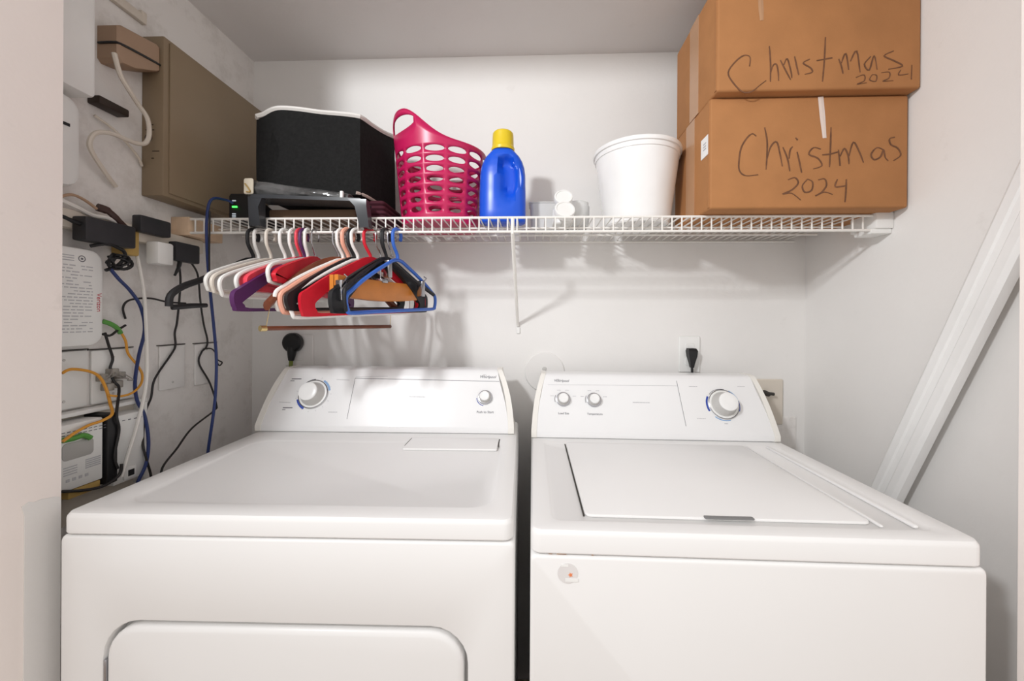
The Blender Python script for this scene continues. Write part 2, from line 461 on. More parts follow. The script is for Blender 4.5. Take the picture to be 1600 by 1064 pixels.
# lid with a dark gap down its left side
bm = nb(); slab(bm, (.0955, .048, WZ - .004), (.581, .448, WZ + .0035), .012, 'z', .003); lid = finish('lid', bm, M_ENAMEL, washer, False)
bm = nb(); box(bm, (.0925, .052, WZ - .004), (.0952, .446, WZ - .0018)); finish('lid_gap', bm, M_DARK, lid, False)
bm = nb(); slab(bm, (.300, .0440, WZ + .002), (.384, .0535, WZ + .0042), .003, 'z', .0004); finish('finger_grip', bm, mat('grip_grey', (.20, .20, .20), .5), lid, False)
bm = nb(); box(bm, (.586, .040, WZ - .003), (.592, .450, WZ + .002), .0025); box(bm, (.640, .040, WZ - .003), (.649, .450, WZ + .0035), .003); finish('ridge', bm, M_ENAMEL, washer, False)
bm = nb()
for x, wd in ((.030, .006), (.043, .016), (.10, .003)): box(bm, (x, .003, WZ - .0412), (x + wd, .008, WZ - .0394))
finish('rust_spot', bm, M_RUST, washer, False)
for (x, y) in ((.03, .05), (WW - .03, .05), (.03, WD - .05), (WW - .03, WD - .05)):
    bm = nb(); lathe(bm, [(.02, 0), (.02, .012), (.012, .014), (.012, .022)], 16, Matrix.Translation((x, y, 0))); finish('foot', bm, M_BLACK, washer, False)
con, FM = console_parts(washer, WW - .010, WZ, .493, .030)
for q, lab in (((0.0952,0.0928), 'Load Size'), ((0.1868,0.0922), 'Temperature')):
    knob(con, FM, q, .0215, .0150, .018)
    arc(q, .0255, 150, 200, .0015, M_INK)
    for a in (20, 70, 110, 160): fprint((q[0] + .036 * math.cos(math.radians(a)), q[1] + .030 * math.sin(math.radians(a))), .010, .0018, M_INKL, con, FM)
    ftext(lab, (q[0], q[1] - .042), .0085, M_INK, con, FM)
kc = (0.5641,0.0844)
knob(con, FM, kc, .0425, .0275, .034, dial=True)
arc(kc, .0470, 150, 205, .0055, M_BLUEINK); arc(kc, .0465, 20, 60, .004, M_LBLUE); arc(kc, .0465, 335, 375, .003, M_BLUEINK); arc(kc, .0470, 230, 285, .003, M_LBLUE); arc(kc, .0460, 75, 140, .0015, M_INK)
fmark(con, FM, [(0.0497,0.1376), (0.441,0.1389)], .0009, M_INKL, 'trim_line')
fmark(con, FM, [(0.4397,0.1548), (0.446,0.0196)], .0013, M_INK, 'trim_line')
fprint((0.4863,0.1375), 0.024, 0.0025, M_INKL, con, FM)
fprint((0.628,0.1394), 0.022, 0.0018, M_INKL, con, FM)
fprint((0.4936,0.0423), 0.024, 0.0018, M_INKL, con, FM)
fprint((0.5617,0.0288), 0.01, 0.0022, M_INKL, con, FM)
fprint((0.3262,0.0866), 0.05, 0.0022, M_INKL, con, FM)
ftext('Whirlpool', (0.091,0.1503), .011, M_INK, con, FM, name='brand_emblem', shear=.25)
ew = (0.0812,0.1502)
bm = nb(); tube(bm, [FM @ Vector((ew[0] + .006 * math.cos(a) , ew[1] + .0045 * math.sin(a) + .001, .0003)) for a in [i * .42 for i in range(13)]], .0006, 4); finish('brand_ring', bm, M_INKL, con, False)
# half-peeled sticker on the front
bm = nb()
lathe(bm, [(.0165, 0), (.0165, .0005)], 24, Matrix.Translation((.061, -.0002, .832)) @ Matrix.Rotation(PI / 2, 4, 'X'))
st = finish('sticker', bm, mat('sticker_clear', (0.76, 0.74, 0.73), .25), washer, False)
bm = nb(); box(bm, (.057, -.0012, .819), (.078, -.0002, .824)); box(bm, (.050, -.0012, .843), (.062, -.0002, .8465), mtx=Matrix.Identity(4)); finish('sticker_edge', bm, M_PAPER, st, False)
bm = nb(); loft(bm, [[(.0655 + .004 * math.cos(a) * (1 if k % 2 else .5), y, .830 + .004 * math.sin(a) * (1 if k % 2 else .5)) for k, a in enumerate([i * PI / 5 for i in range(10)])] for y in (-.0002, -.0013)]); finish('sticker_print', bm, M_ORANGEST, st, False)

# ------------------------------------------------------------------ wire shelf
SY, SZ = -0.3056, 1.5185
shelf = thing('wire_shelf', 'long white wire shelf fixed across the back of the closet', 'shelf', (W / 2, 0, SZ))
def rod(name, y, z, r, x0=.052, x1=1.868, m=M_WIRE):
    bm = nb(); tube(bm, [(x0, y, z), (x1, y, z)], r, 8); return finish(name, bm, m, shelf)
rod('front_rod', SY, SZ, .0034); rod('front_rod', SY, SZ - .0375, .0036)
rod('back_rod', -.012, SZ - .006, .003); rod('middle_rod', -.115, SZ - .0055, .0028); rod('middle_rod', -.21, SZ - .0055, .0028)
bm = nb()
tube(bm, [(0, -.004, 0), (0, SY + .004, 0), (0, SY - .001, -.003), (0, SY - .001, -.0375)], .0021, 6)
wm = finish('wire', bm, M_WIRE, shelf)
wm.matrix_parent_inverse = Matrix.Identity(4); wm.location = (.0 - W / 2 + .066, 0, .0022)
x = .066 + .0254
while x < 1.865:
    c = wm.copy(); c.location = (x - W / 2, 0, .0022); COL.objects.link(c); x += .0254
# support strut with its wall clip
bm = nb(); tube(bm, [(.943, SY - .001, SZ - .002), (.943, SY, SZ - .04), (.947, -.012, 1.238), (.948, -.004, 1.226)], .0052, 10); finish('support_strut', bm, M_WIRE, shelf)
bm = nb(); slab(bm, (.943, -.005, 1.199), (.955, 0, 1.221), .002, 'y', .001); finish('wall_clip', bm, M_PLAST, shelf)
# end brackets
bm = nb(); box(bm, (0.0, SY - .006, SZ - .045), (.052, SY + .11, SZ + .006), .002)
finish('end_bracket', bm, M_WOODB, shelf)['label'] = 'pine block bracket'
bm = nb(); box(bm, (1.868, SY - .012, SZ - .035), (W, SY + .07, SZ + .008), .004); box(bm, (1.862, SY - .006, SZ - .047), (W, SY + .05, SZ - .034), .003)
finish('end_bracket', bm, M_PLAST, shelf)['label'] = 'white plastic bracket'

# ------------------------------------------------------------------ things on the shelf
ST = SZ + .0045       # top of the wires
# cardboard boxes
def carton(x0, x1, yf, yb, z0, z1, label, seam_up):
    t = thing('cardboard_box', label, 'box', ((x0 + x1) / 2, (yf + yb) / 2, z0), group='cartons on the wire shelf')
    bm = nb(); box(bm, (x0, yf, z0), (x1, yb, z1), .006, 3); finish('box_body', bm, M_CARD, t)
    # glued corner lap on the left front edge and a score line
    bm = nb(); box(bm, (x0 - .0012, yf + .003, z0 + .004), (x0 + .0005, yf + .012, z1 - .004)); finish('corner_lap', bm, M_CARD, t)
    bm = nb(); box(bm, (x0 - .0012, (yf + yb) / 2 - .028, z0 + .003), (x0 + .0003, (yf + yb) / 2 + .028, z1 - .003)); finish('packing_tape', bm, M_TAPE, t)['label'] = 'clear packing tape'
    return t
BX0, BX1 = 1.434, 1.906
YB1, YB2 = -.36, -.385
lower = carton(BX0, BX1, YB1, -.125, ST, 1.797, 'lower cardboard carton marked Christmas 2024, standing on the wire shelf', True)
upper = carton(BX0 + .004, 1.9105, YB2, -.125, 1.7985, 2.068, 'upper cardboard carton marked Christmas, stacked on the other carton', False)
def scrawl(t, strokes, y, r=.0021):
    for s in strokes:
        bm = nb(); tube(bm, [(px, y - .0003, pz) for px, _, pz in s], [(.0009, r * f) for f in (.7, 1, 1, .9, .6)], 6, sub=4, flat=(0, 1, 0))
        finish('handwriting', bm, M_MARKER, t)
y = YB1
scrawl(lower, [
 [(1.545,-0.36,1.701), (1.535,-0.36,1.707), (1.522,-0.36,1.696), (1.509,-0.36,1.673), (1.504,-0.36,1.643), (1.505,-0.36,1.617), (1.52,-0.36,1.604), (1.55,-0.36,1.606)],
 [(1.565,-0.36,1.722), (1.571,-0.36,1.69), (1.571,-0.36,1.654), (1.569,-0.36,1.619)],
 [(1.57,-0.36,1.641), (1.58,-0.36,1.675), (1.594,-0.36,1.686), (1.602,-0.36,1.657), (1.608,-0.36,1.626)],
 [(1.609,-0.36,1.673), (1.62,-0.36,1.645), (1.626,-0.36,1.614)], [(1.624,-0.36,1.645), (1.626,-0.36,1.665), (1.632,-0.36,1.674)],
 [(1.643,-0.36,1.661), (1.649,-0.36,1.635), (1.654,-0.36,1.61)], [(1.639,-0.36,1.696), (1.644,-0.36,1.69)],
 [(1.699,-0.36,1.667), (1.682,-0.36,1.671), (1.671,-0.36,1.655), (1.692,-0.36,1.645), (1.702,-0.36,1.627), (1.682,-0.36,1.619)],
 [(1.723,-0.36,1.72), (1.722,-0.36,1.673), (1.72,-0.36,1.623)], [(1.703,-0.36,1.653), (1.722,-0.36,1.655), (1.74,-0.36,1.66)],
 [(1.741,-0.36,1.665), (1.745,-0.36,1.626)], [(1.745,-0.36,1.649), (1.755,-0.36,1.668), (1.764,-0.36,1.65), (1.766,-0.36,1.63)], [(1.766,-0.36,1.65), (1.776,-0.36,1.683), (1.79,-0.36,1.66), (1.8,-0.36,1.633)],
 [(1.846,-0.36,1.664), (1.831,-0.36,1.669), (1.818,-0.36,1.653), (1.825,-0.36,1.64), (1.84,-0.36,1.647), (1.847,-0.36,1.664), (1.851,-0.36,1.645), (1.858,-0.36,1.637)],
 [(1.873,-0.36,1.694), (1.861,-0.36,1.69), (1.864,-0.36,1.676), (1.88,-0.36,1.667), (1.887,-0.36,1.65), (1.87,-0.36,1.637)],
 [(1.622,-0.36,1.593), (1.638,-0.36,1.598), (1.646,-0.36,1.585), (1.631,-0.36,1.568), (1.609,-0.36,1.558), (1.63,-0.36,1.56), (1.652,-0.36,1.543)],
 [(1.668,-0.36,1.594), (1.656,-0.36,1.578), (1.662,-0.36,1.562), (1.678,-0.36,1.567), (1.68,-0.36,1.587), (1.668,-0.36,1.594)],
 [(1.694,-0.36,1.592), (1.709,-0.36,1.594), (1.713,-0.36,1.578), (1.701,-0.36,1.561), (1.687,-0.36,1.553), (1.708,-0.36,1.562), (1.728,-0.36,1.556)],
 [(1.739,-0.36,1.593), (1.734,-0.36,1.575), (1.758,-0.36,1.577)], [(1.76,-0.36,1.593), (1.759,-0.36,1.561), (1.757,-0.36,1.537)],
], YB1)
scrawl(upper, [
 [(1.514,-0.385,1.857), (1.515,-0.385,1.879), (1.5,-0.385,1.883), (1.48,-0.385,1.868), (1.464,-0.385,1.843), (1.476,-0.385,1.818), (1.498,-0.385,1.796), (1.519,-0.385,1.796), (1.537,-0.385,1.81), (1.553,-0.385,1.822)],
 [(1.56,-0.385,1.904), (1.563,-0.385,1.865), (1.563,-0.385,1.819)],
 [(1.563,-0.385,1.839), (1.569,-0.385,1.858), (1.577,-0.385,1.86), (1.581,-0.385,1.842), (1.582,-0.385,1.821)],
 [(1.586,-0.385,1.87), (1.598,-0.385,1.846), (1.61,-0.385,1.823)], [(1.594,-0.385,1.859), (1.602,-0.385,1.873), (1.611,-0.385,1.841), (1.613,-0.385,1.827)],
 [(1.619,-0.385,1.878), (1.624,-0.385,1.855), (1.629,-0.385,1.834)],
 [(1.654,-0.385,1.871), (1.639,-0.385,1.862), (1.656,-0.385,1.85), (1.66,-0.385,1.84), (1.643,-0.385,1.835)],
 [(1.69,-0.385,1.922), (1.688,-0.385,1.871), (1.684,-0.385,1.817)], [(1.67,-0.385,1.867), (1.706,-0.385,1.873)],
 [(1.721,-0.385,1.87), (1.727,-0.385,1.853), (1.731,-0.385,1.835)], [(1.727,-0.385,1.86), (1.737,-0.385,1.883), (1.744,-0.385,1.844)], [(1.748,-0.385,1.864), (1.762,-0.385,1.888), (1.77,-0.385,1.837)],
 [(1.794,-0.385,1.874), (1.78,-0.385,1.856), (1.791,-0.385,1.842), (1.802,-0.385,1.876), (1.809,-0.385,1.843)],
 [(1.846,-0.385,1.886), (1.825,-0.385,1.875), (1.847,-0.385,1.863), (1.867,-0.385,1.85), (1.835,-0.385,1.843)],
], YB2, .0019)
scrawl(upper, [
 [(1.761,-0.385,1.825), (1.779,-0.385,1.831), (1.78,-0.385,1.817), (1.763,-0.385,1.809), (1.785,-0.385,1.812)],
 [(1.798,-0.385,1.831), (1.792,-0.385,1.819), (1.806,-0.385,1.815), (1.808,-0.385,1.829), (1.798,-0.385,1.831)],
 [(1.819,-0.385,1.835), (1.837,-0.385,1.836), (1.836,-0.385,1.822), (1.822,-0.385,1.815), (1.846,-0.385,1.816)],
 [(1.863,-0.385,1.841), (1.858,-0.385,1.829), (1.88,-0.385,1.831)], [(1.888,-0.385,1.852), (1.887,-0.385,1.818)],
], YB2, .0013)
# tape strip hanging over the joint, tapes on the upper box, shipping label on the lower
def strip(t, a, b, wd, y, name, m, lab=None):
    bm = nb(); tube(bm, [(a[0], y - .0004, a[2]), ((a[0] + b[0]) / 2, y - .0004, (a[2] + b[2]) / 2), (b[0], y - .0004, b[2])], [(.0006, wd / 2), (.0006, wd / 2), (.0006, wd * .35)], 4, flat=(0, 1, 0))
    o = finish(name, bm, m, t, smooth=False)
    if lab: o['label'] = lab
strip(lower, (1.698,-0.36,1.795), (1.708,-0.36,1.694), .013, YB1, 'tape_strip', mat('tape_light', (.70, .60, .54), .15), 'short strip of clear tape')
strip(upper, (1.539,-0.385,2.015), (1.542,-0.385,1.966), .012, YB2, 'tape_strip', M_TAPE, 'short strip of clear tape')
bm = nb(); box(bm, (BX0 - .0016, -.352, 1.662), (BX0 - .0002, -.312, 1.712)); lab = finish('shipping_label', bm, M_PAPER, lower, smooth=False); lab['label'] = 'white paper label'
bm = nb()
for q in range(3): box(bm, (BX0 - .0021, -.342, 1.680 + q * .007), (BX0 - .0014, -.326, 1.683 + q * .007))
finish('label_print', bm, M_INKL, lab)

# black fabric bin with pale binding
bin_ = thing('fabric_bin', 'black fabric storage bin with pale binding round its wavy rim', 'storage bin', (.38, -.2, 1.586))
rim = [(.226, -.29, 1.803), (.245, -.291, 1.812), (.27, -.292, 1.824), (.298, -.293, 1.828), (.35, -.294, 1.823), (.41, -.292, 1.815), (.47, -.29, 1.810), (.519, -.288, 1.803),
       (.530, -.24, 1.806), (.545, -.185, 1.810), (.556, -.125, 1.822), (.50, -.118, 1.822), (.40, -.115, 1.818), (.30, -.115, 1.815), (.232, -.12, 1.808), (.228, -.2, 1.803)]
def ins(p, f, dz=0):
    c = Vector((.385, -.205, 0)); return (c.x + (p[0] - c.x) * f, c.y + (p[1] - c.y) * f, p[2] + dz)
def bot(p, f=1.0): return (.388 + (p[0] - .385) * 1.01 * f, -.205 + (p[1] + .205) * f, 1.587)
bm = nb()
loops = [[bot(p) for p in rim]]
for t in (.25, .5, .75, 1):
    loops.append([tuple(Vector(bot(p)).lerp(Vector(p), t) + Vector((0, (-.004 if p[1] < -.25 else 0) * math.sin(PI * t) * math.sin(p[0] * 40), 0))) for p in rim])
loops += [[ins(p, .97) for p in rim], [(ins(bot(p), .97)[0], ins(bot(p), .97)[1], 1.592) for p in rim]]
loft(bm, loops)
finish('bin_body', bm, M_FAB, bin_, ang=60)
bm = nb(); tube(bm, [ins(p, .988, .001) for p in rim], (.0065, .0055), 6, closed=True, sub=3); finish('rim_binding', bm, M_FABTRIM, bin_)
bm = nb(); tube(bm, [(.512, -.294, 1.592), (.53, -.27, 1.590), (.543, -.20, 1.586), (.560, -.12, 1.580)], (.004, .0045), 6, sub=3); finish('base_binding', bm, mat('binding_tan', (.42, .34, .30), .8), bin_)
# things under the bin
bm = nb(); slab(bm, (.25, -.275, ST), (.50, -.12, ST + .03), .008, 'z', .004); box(bm, (.26, -.26, ST + .03), (.48, -.13, 1.556), .004)
single('shallow_tray', bm, mat('brown_card', (.16, .10, .06), .7), 'shallow brown tray lying on the wire shelf under the black bin', 'tray')
bm = nb()
for q in range(4): slab(bm, (.505 + .002 * q, -.27 + .004 * q, ST + .015 * q), (.585 - .003 * q, -.11, ST + .015 * q + .0148), .012, 'z', .006)
single('folded_cloth', bm, M_MAROON, 'folded dark maroon cloth on the shelf between black bin and pink basket', 'cloth')

# grey frame hooked over the shelf front
fr = thing('shelf_hook_frame', 'dark grey plastic frame with two legs hooked over the shelf front', 'frame', (.39, -.315, 1.49))
bm = nb(); 
loft(bm, [[(.246 + a, y, 1.568 + (b - 1.565) ) for a, b in ((0, 1.561), (.290, 1.550), (.294, 1.554), (.290, 1.558), (0, 1.571), (-.006, 1.566))] for y in (-.345, -.28)])
finish('top_bar', bm, M_GREYF, fr)
bm = nb(); loft(bm, [[(.233, -.344, 1.568), (.272, -.344, 1.566), (.272, -.330, 1.566), (.233, -.330, 1.568)], [(.236, -.346, 1.54), (.263, -.346, 1.54), (.263, -.318, 1.54), (.236, -.318, 1.54)], [(.232, -.338, 1.492), (.262, -.338, 1.492), (.262, -.314, 1.492), (.232, -.314, 1.492)]])
finish('leg', bm, M_GREYF, fr)
bm = nb(); loft(bm, [[(.503, -.345, 1.560), (.552, -.345, 1.558), (.552, -.330, 1.558), (.503, -.330, 1.560)], [(.522, -.346, 1.54), (.553, -.346, 1.54), (.553, -.318, 1.54), (.522, -.318, 1.54)], [(.532, -.338, 1.486), (.557, -.338, 1.486), (.557, -.314, 1.486), (.532, -.314, 1.486)]])
finish('leg', bm, M_GREYF, fr)
for o_ in fr.children: o_.location.x += .010

# plastic-wrapped packet on the frame
pk = thing('wrapped_packet', 'long packet in crinkled clear plastic lying on the grey frame', 'packet', (.36, -.32, 1.575))
bm = nb(); L = []
for k in range(61):
    t = k / 60; cx = .232 + .275 * t; hh = .025 * (1 - .55 * t); dd = .024 * (1 - .2 * t)
    zc = 1.571 - .012 * t + hh
    L.append([(cx, -.312 + dd * math.cos(a) * (1 + .05 * math.sin(4 * a + k * .21) + .03 * math.sin(9 * a - k * .33)), zc + hh * math.sin(a) * (1 + .04 * math.sin(5 * a - k * .17) + .03 * math.sin(8 * a + k * .4))) for a in [2 * PI * q / 36 for q in range(36)]])
loft(bm, L); finish('plastic_wrap', bm, M_BAG, pk, ang=25)
bm = nb(); slab(bm, (.230, -.343, 1.575), (.256, -.338, 1.617), .005, 'y', .002); finish('card_end', bm, mat('cream_card', (.66, .60, .48), .5), pk)
bm = nb(); tube(bm, [(.236, -.345, 1.602), (.247, -.346, 1.588), (.250, -.345, 1.580), (.240, -.345, 1.580)], .0018, 6, sub=3); finish('tan_print', bm, mat('tan_print', (.42, .28, .09), .6), pk)
bm = nb(); box(bm, (.490, -.342, 1.556), (.498, -.333, 1.582), .002); finish('white_clip', bm, M_PLAST, pk)

# black modem behind the frame
md = thing('black_modem', 'small black modem with green light on the shelf beside the tan panel', 'modem', (.18, -.22, ST))
bm = nb()
ml = [(-.262, ST), (-.262, ST + .073), (-.256, ST + .082), (-.19, ST + .062), (-.13, ST + .05), (-.13, ST)]
loft(bm, [[(x, y, z) for y, z in ml] for x in (.126, .132, .186, .192)]); finish('modem_case', bm, M_BLACK, md)
bm = nb(); box(bm, (.136, -.2645, ST + .040), (.150, -.2618, ST + .044)); finish('status_light', bm, M_LED, md)['label'] = 'glowing green light'
bm = nb()
for z in (.008, .014, .020, .058): box(bm, (.136, -.2642, ST + z), (.146, -.2618, ST + z + .0035))
finish('port_marks', bm, M_LEDW, md)

# pink basket
bk = thing('pink_basket', 'pink plastic laundry basket with rows of oval holes and a loop handle', 'basket', (.717, -.165, ST))
NC, CX, CY = 13, .717, -.163
def rad(z):
    t = (z - ST) / .24
    return (.113 + .024 * t)
def bp(a, z):
    r = rad(z)
    return Vector((CX + r * math.cos(a), CY + r * .92 * math.sin(a), z))
A0 = math.radians(270 - 10)
HA = math.radians(226)          # handle centre, towards the left front
def adiff(a): return (a - HA + PI) % (2 * PI) - PI
def rimz(a): return 1.740 + .094 * math.exp(-(abs(adiff(a)) / .72) ** 2.3)
bm = nb()
vc = {}
NQ = 8
da = 2 * PI / NC
z0r, dz = 1.5405, .0272
ZB = z0r + 7 * dz
def vv(i, z):
    key = (i % (NC * NQ), round(z, 5))
    if key not in vc: vc[key] = bm.verts.new(bp(A0 + i * da / NQ, z))
    return vc[key]
def cell(i, za, zb, hole=None):
    # patch of the wall between columns i and i+1, with an oval hole (width, height shares)
    pts = [(k, 0) for k in range(NQ)] + [(NQ, k / NQ) for k in range(NQ)] + [(NQ - k, 1) for k in range(NQ)] + [(0, 1 - k / NQ) for k in range(NQ)]
    if hole is None:
        for k in range(NQ): bm.faces.new((vv(i * NQ + k, za), vv(i * NQ + k + 1, za), vv(i * NQ + k + 1, zb), vv(i * NQ + k, zb)))
        return
    outer = [vv(i * NQ + k, za + (zb - za) * f) for k, f in pts]
    inner = []
    for k, f in pts:
        ang = math.atan2((f - .5) * 2, (k / NQ - .5) * 2)
        aa = A0 + (i + .5) * da + da / 2 * hole[0] * math.cos(ang)
        inner.append(bm.verts.new(bp(aa, (za + zb) / 2 + (zb - za) / 2 * hole[1] * math.sin(ang))))
    n = len(outer)
    for k in range(n): bm.faces.new((outer[k], outer[(k + 1) % n], inner[(k + 1) % n], inner[k]))
for i in range(NC):
    cell(i, ST + .001, z0r)
    for rI in range(7): cell(i, z0r + dz * rI, z0r + dz * (rI + 1), (.64 + .035 * rI, .58 + .01 * rI))
# rim band, rising into a handle with an oval opening
HH = .44
NT = NC * NQ
def band(i):
    a = A0 + i * da / NQ; d = adiff(a)
    t = rimz(a)
    if abs(d) < HH:
        h = .021 * math.sqrt(max(0, 1 - (d / HH) ** 2)) + .0003
        return [ZB, (ZB + 1.796 - h) / 2, 1.796 - h, 1.796 + h, t]
    m = min(1.796, ZB + (t - ZB) * .6)
    return [ZB, (ZB + m) / 2, m, m + .0004, t]
bv = [[vv(i, ZB)] + [bm.verts.new(bp(A0 + i * da / NQ, z)) for z in band(i)[1:]] for i in range(NT)]
for i in range(NT):
    A, B = bv[i], bv[(i + 1) % NT]
    bm.faces.new((A[0], B[0], B[1], A[1])); bm.faces.new((A[1], B[1], B[2], A[2])); bm.faces.new((A[3], B[3], B[4], A[4]))
    if abs(adiff(A0 + (i + .5) * da / NQ)) > HH: bm.faces.new((A[2], B[2], B[3], A[3]))
fc = bm.verts.new((CX, CY, ST + .001))
for k in range(NT): bm.faces.new((vv(k, ST + .001), vv(k + 1, ST + .001), fc))
b = finish('basket_body', bm, M_PINK, bk, ang=60)
sm = b.modifiers.new('thickness', 'SOLIDIFY'); sm.thickness = .003; sm.offset = -1
bm = nb(); tube(bm, [bp(A0 + 2 * PI * k / 90, rimz(A0 + 2 * PI * k / 90)) for k in range(90)], .0028, 6, closed=True); finish('rim_bead', bm, M_PINK, bk)

# blue detergent bottle
bt = thing('detergent_bottle', 'blue detergent bottle with yellow cap between pink basket and clear tubs', 'bottle', (.909, -.215, ST))
BC = Vector((.909, -.215, 0))
prof = [(.060, .028, 0), (.066, .034, .004), (.067, .036, .012), (.067, .037, .08), (.066, .036, .11), (.0655, .036, .14), (.063, .035, .16), (.057, .033, .178), (.049, .031, .192), (.038, .029, .204), (.030, .027, .211), (.028, .026, .215)]
bm = nb(); L = []
pp = []
for (a, b_) in zip(prof, prof[1:]):
    for k in range(3):
        t = k / 3; pp.append(tuple(a[i] + (b_[i] - a[i]) * t for i in range(3)))
pp.append(prof[-1])
for hx, hy, z in pp:
    lp = []
    for k in range(48):
        a = 2 * PI * k / 48; c, s = math.cos(a), math.sin(a)
        e = 2.6
        x = hx * (abs(c) ** (2 / e)) * (1 if c >= 0 else -1); y = hy * (abs(s) ** (2 / e)) * (1 if s >= 0 else -1)
        # recess for the grip on the right of the front
        if y < 0:
            u = (x - .019 + .012 * max(0, (z - .13) / .06) ** 2) / .021; v = (z - .130) / .060
            q = max(0, 1 - max(abs(u), 0) ** 3) * max(0, 1 - abs(v) ** 3)
            y += min(1, q * 1.8) * (-y) * .85
        lp.append((BC.x + x, BC.y + y, ST + z))
    L.append(lp)
loft(bm, L); finish('bottle_body', bm, M_BLUEB, bt, ang=50)
bm = nb(); tube(bm, [(.951, -.226, ST + .082), (.961, -.232, ST + .10), (.963, -.234, ST + .125), (.958, -.233, ST + .15), (.944, -.230, ST + .172)], (.010, .0095), 10, sub=5); finish('handle', bm, M_BLUEB, bt)
bm = nb()
n = 40
def capring(r, z): return [((r - (.0011 if (k % 2 and .224 < z < .258) else 0)) * math.cos(2 * PI * k / n) + BC.x, (r - (.0011 if (k % 2 and .224 < z < .258) else 0)) * math.sin(2 * PI * k / n) + BC.y, ST + z) for k in range(n)]
loft(bm, [capring(r, z) for r, z in ((.0335, .211), (.0338, .219), (.0330, .220), (.0312, .226), (.0305, .255), (.0295, .262), (.026, .266), (.012, .2665))]); finish('cap', bm, M_YELLOW, bt)

# small clear and white tubs
bm = nb()
def tub(bm, x0, y0, x1, y1, z0, z1, r, wall=.0018, tap=.004):
    lp = lambda i, z: [(x, y, z) for x, y in rrect(x0 + i, y0 + i, x1 - i, y1 - i, r, 5)]
    loft(bm, [lp(tap + .004, z0), lp(tap, z0 + .004), lp(0, z1 - .004), lp(-.003, z1 - .003), lp(-.003, z1), lp(wall, z1), lp(tap + wall, z0 + .005)])
tub(bm, .988, -.16, 1.078, -.09, ST, ST + .082, .012)
single('clear_tub', bm, M_TUB, 'square milky plastic tub standing behind the round white lids', 'tub')
bm = nb(); T = Matrix.Translation((1.132, -.15, ST))
lathe(bm, [(.030, 0), (.034, .004), (.037, .03), (.037, .066), (.034, .072), (.034, .078), (.0325, .078), (.0325, .072), (.035, .066), (.035, .03), (.032, .006)], 28, T)
single('frosted_jar', bm, M_FROST, 'small frosted plastic jar between the white lids and white bucket', 'jar')
def round_lid(loc, rot, r, label):
    bm = nb(); lathe(bm, [(r * .8, 0), (r * .97, .001), (r, .004), (r, .016), (r * .96, .019), (r * .82, .0195), (r * .78, .0172), (r * .3, .0172)], 32)
    bm.transform(Euler(rot).to_matrix().to_4x4())
    bm.transform(Matrix.Translation(loc))
    return single('white_disc', bm, M_PLAST, label, 'disc', 'round white lids on the shelf')
bm = nb(); lathe(bm, [(.026, 0), (.029, .003), (.029, .042), (.027, .045)], 28, Matrix.Translation((1.083, -.20, ST)))
single('white_jar', bm, M_PLAST, 'squat white jar standing under the two tilted round lids', 'jar')
round_lid((1.084, -.246, ST + .022), (math.radians(62), math.radians(0), math.radians(6)), .0290, 'lower round white lid leaning in front of the squat white jar')
round_lid((1.084, -.216, ST + .066), (math.radians(62), math.radians(14), math.radians(-8)), .0265, 'upper round white lid propped on the squat white jar')

# white bucket
bm = nb(); T = Matrix.Translation((1.306, -.165, ST)); 
lathe(bm, [(.088, .0), (.0925, .004), (.0935, .012), (.0965, .022), (.119, .196), (.1215, .197), (.1225, .203), (.1225, .209), (.1265, .210), (.128, .216), (.1265, .221), (.1235, .2225), (.119, .220), (.116, .196), (.092, .012)], 56, T)
single('white_bucket', bm, mat('bucket_white', (.86, .86, .855), .22, coat=.2), 'white plastic bucket standing left of the cartons on the shelf', 'bucket')

# ------------------------------------------------------------------ clothes hangers
RY, RZ = SY - .001, SZ - .0375 + .0036
HG = 'clothes hangers on the shelf rod'
def hroot(label, x0, yaw, tilt, name='clothes_hanger'):
    return thing(name, label, 'hanger', (x0, RY, RZ), (0, -tilt, yaw), HG)
def hook_pts(stem=-.085, r=.019, op=1):
    pts = []
    for k in range(11):
        a = math.radians(-35 + 215 * k / 10)
        pts.append((op * r * math.cos(a), 0, -r + .0045 + r * math.sin(a)))
    pts += [(-op * r * .95, 0, -.035), (-op * r * .55, 0, -.05), (0, 0, -.066), (0, 0, stem)]
    return pts
def wide_loop(hw, zn, zs, zb, rnd=.018):
    # closed outline of a hanger: neck, sloping shoulders, rounded tips, bottom bar
    pts = [(0, 0, zn)]
    right = [(hw * .3, zn + (zs - zn) * .24), (hw * .65, zn + (zs - zn) * .62), (hw * .9, zs + .004)]
    tip = [(hw * .985, zs - .008), (hw, (zs + zb) / 2), (hw * .975, zb + .007), (hw * .92, zb)]
    bot = [(hw * .5, zb), (0, zb)]
    for x, z in right + tip + bot: pts.append((x, 0, z))
    for x, z in (bot[:1] + tip[::-1] + right[::-1]): pts.append((-x, 0, z))
    return pts
def plastic_hanger(label, x0, yaw, m, tilt=0.0, hw=.195, zs=-.145, zb=-.19, r=.0046, hookm=None, notch=False):
    t = hroot(label, x0, yaw, tilt)
    bm = nb(); tube(bm, wide_loop(hw, -.078, zs, zb), r, 8, closed=True, sub=3); f = finish('frame', bm, m, t, False)
    bm = nb(); tube(bm, hook_pts(-.08), r * .92, 8, sub=2); finish('hook', bm, hookm or m, t, False)
    if notch:
        bm = nb()
        tube(bm, [(-.115, 0, -.105), (-.122, 0, -.124), (-.112, 0, -.130), (-.075, 0, -.118), (-.062, 0, -.106), (-.066, 0, -.092)], r * .8, 8, sub=3); finish('strap_hook', bm, m, t, False)
    return t
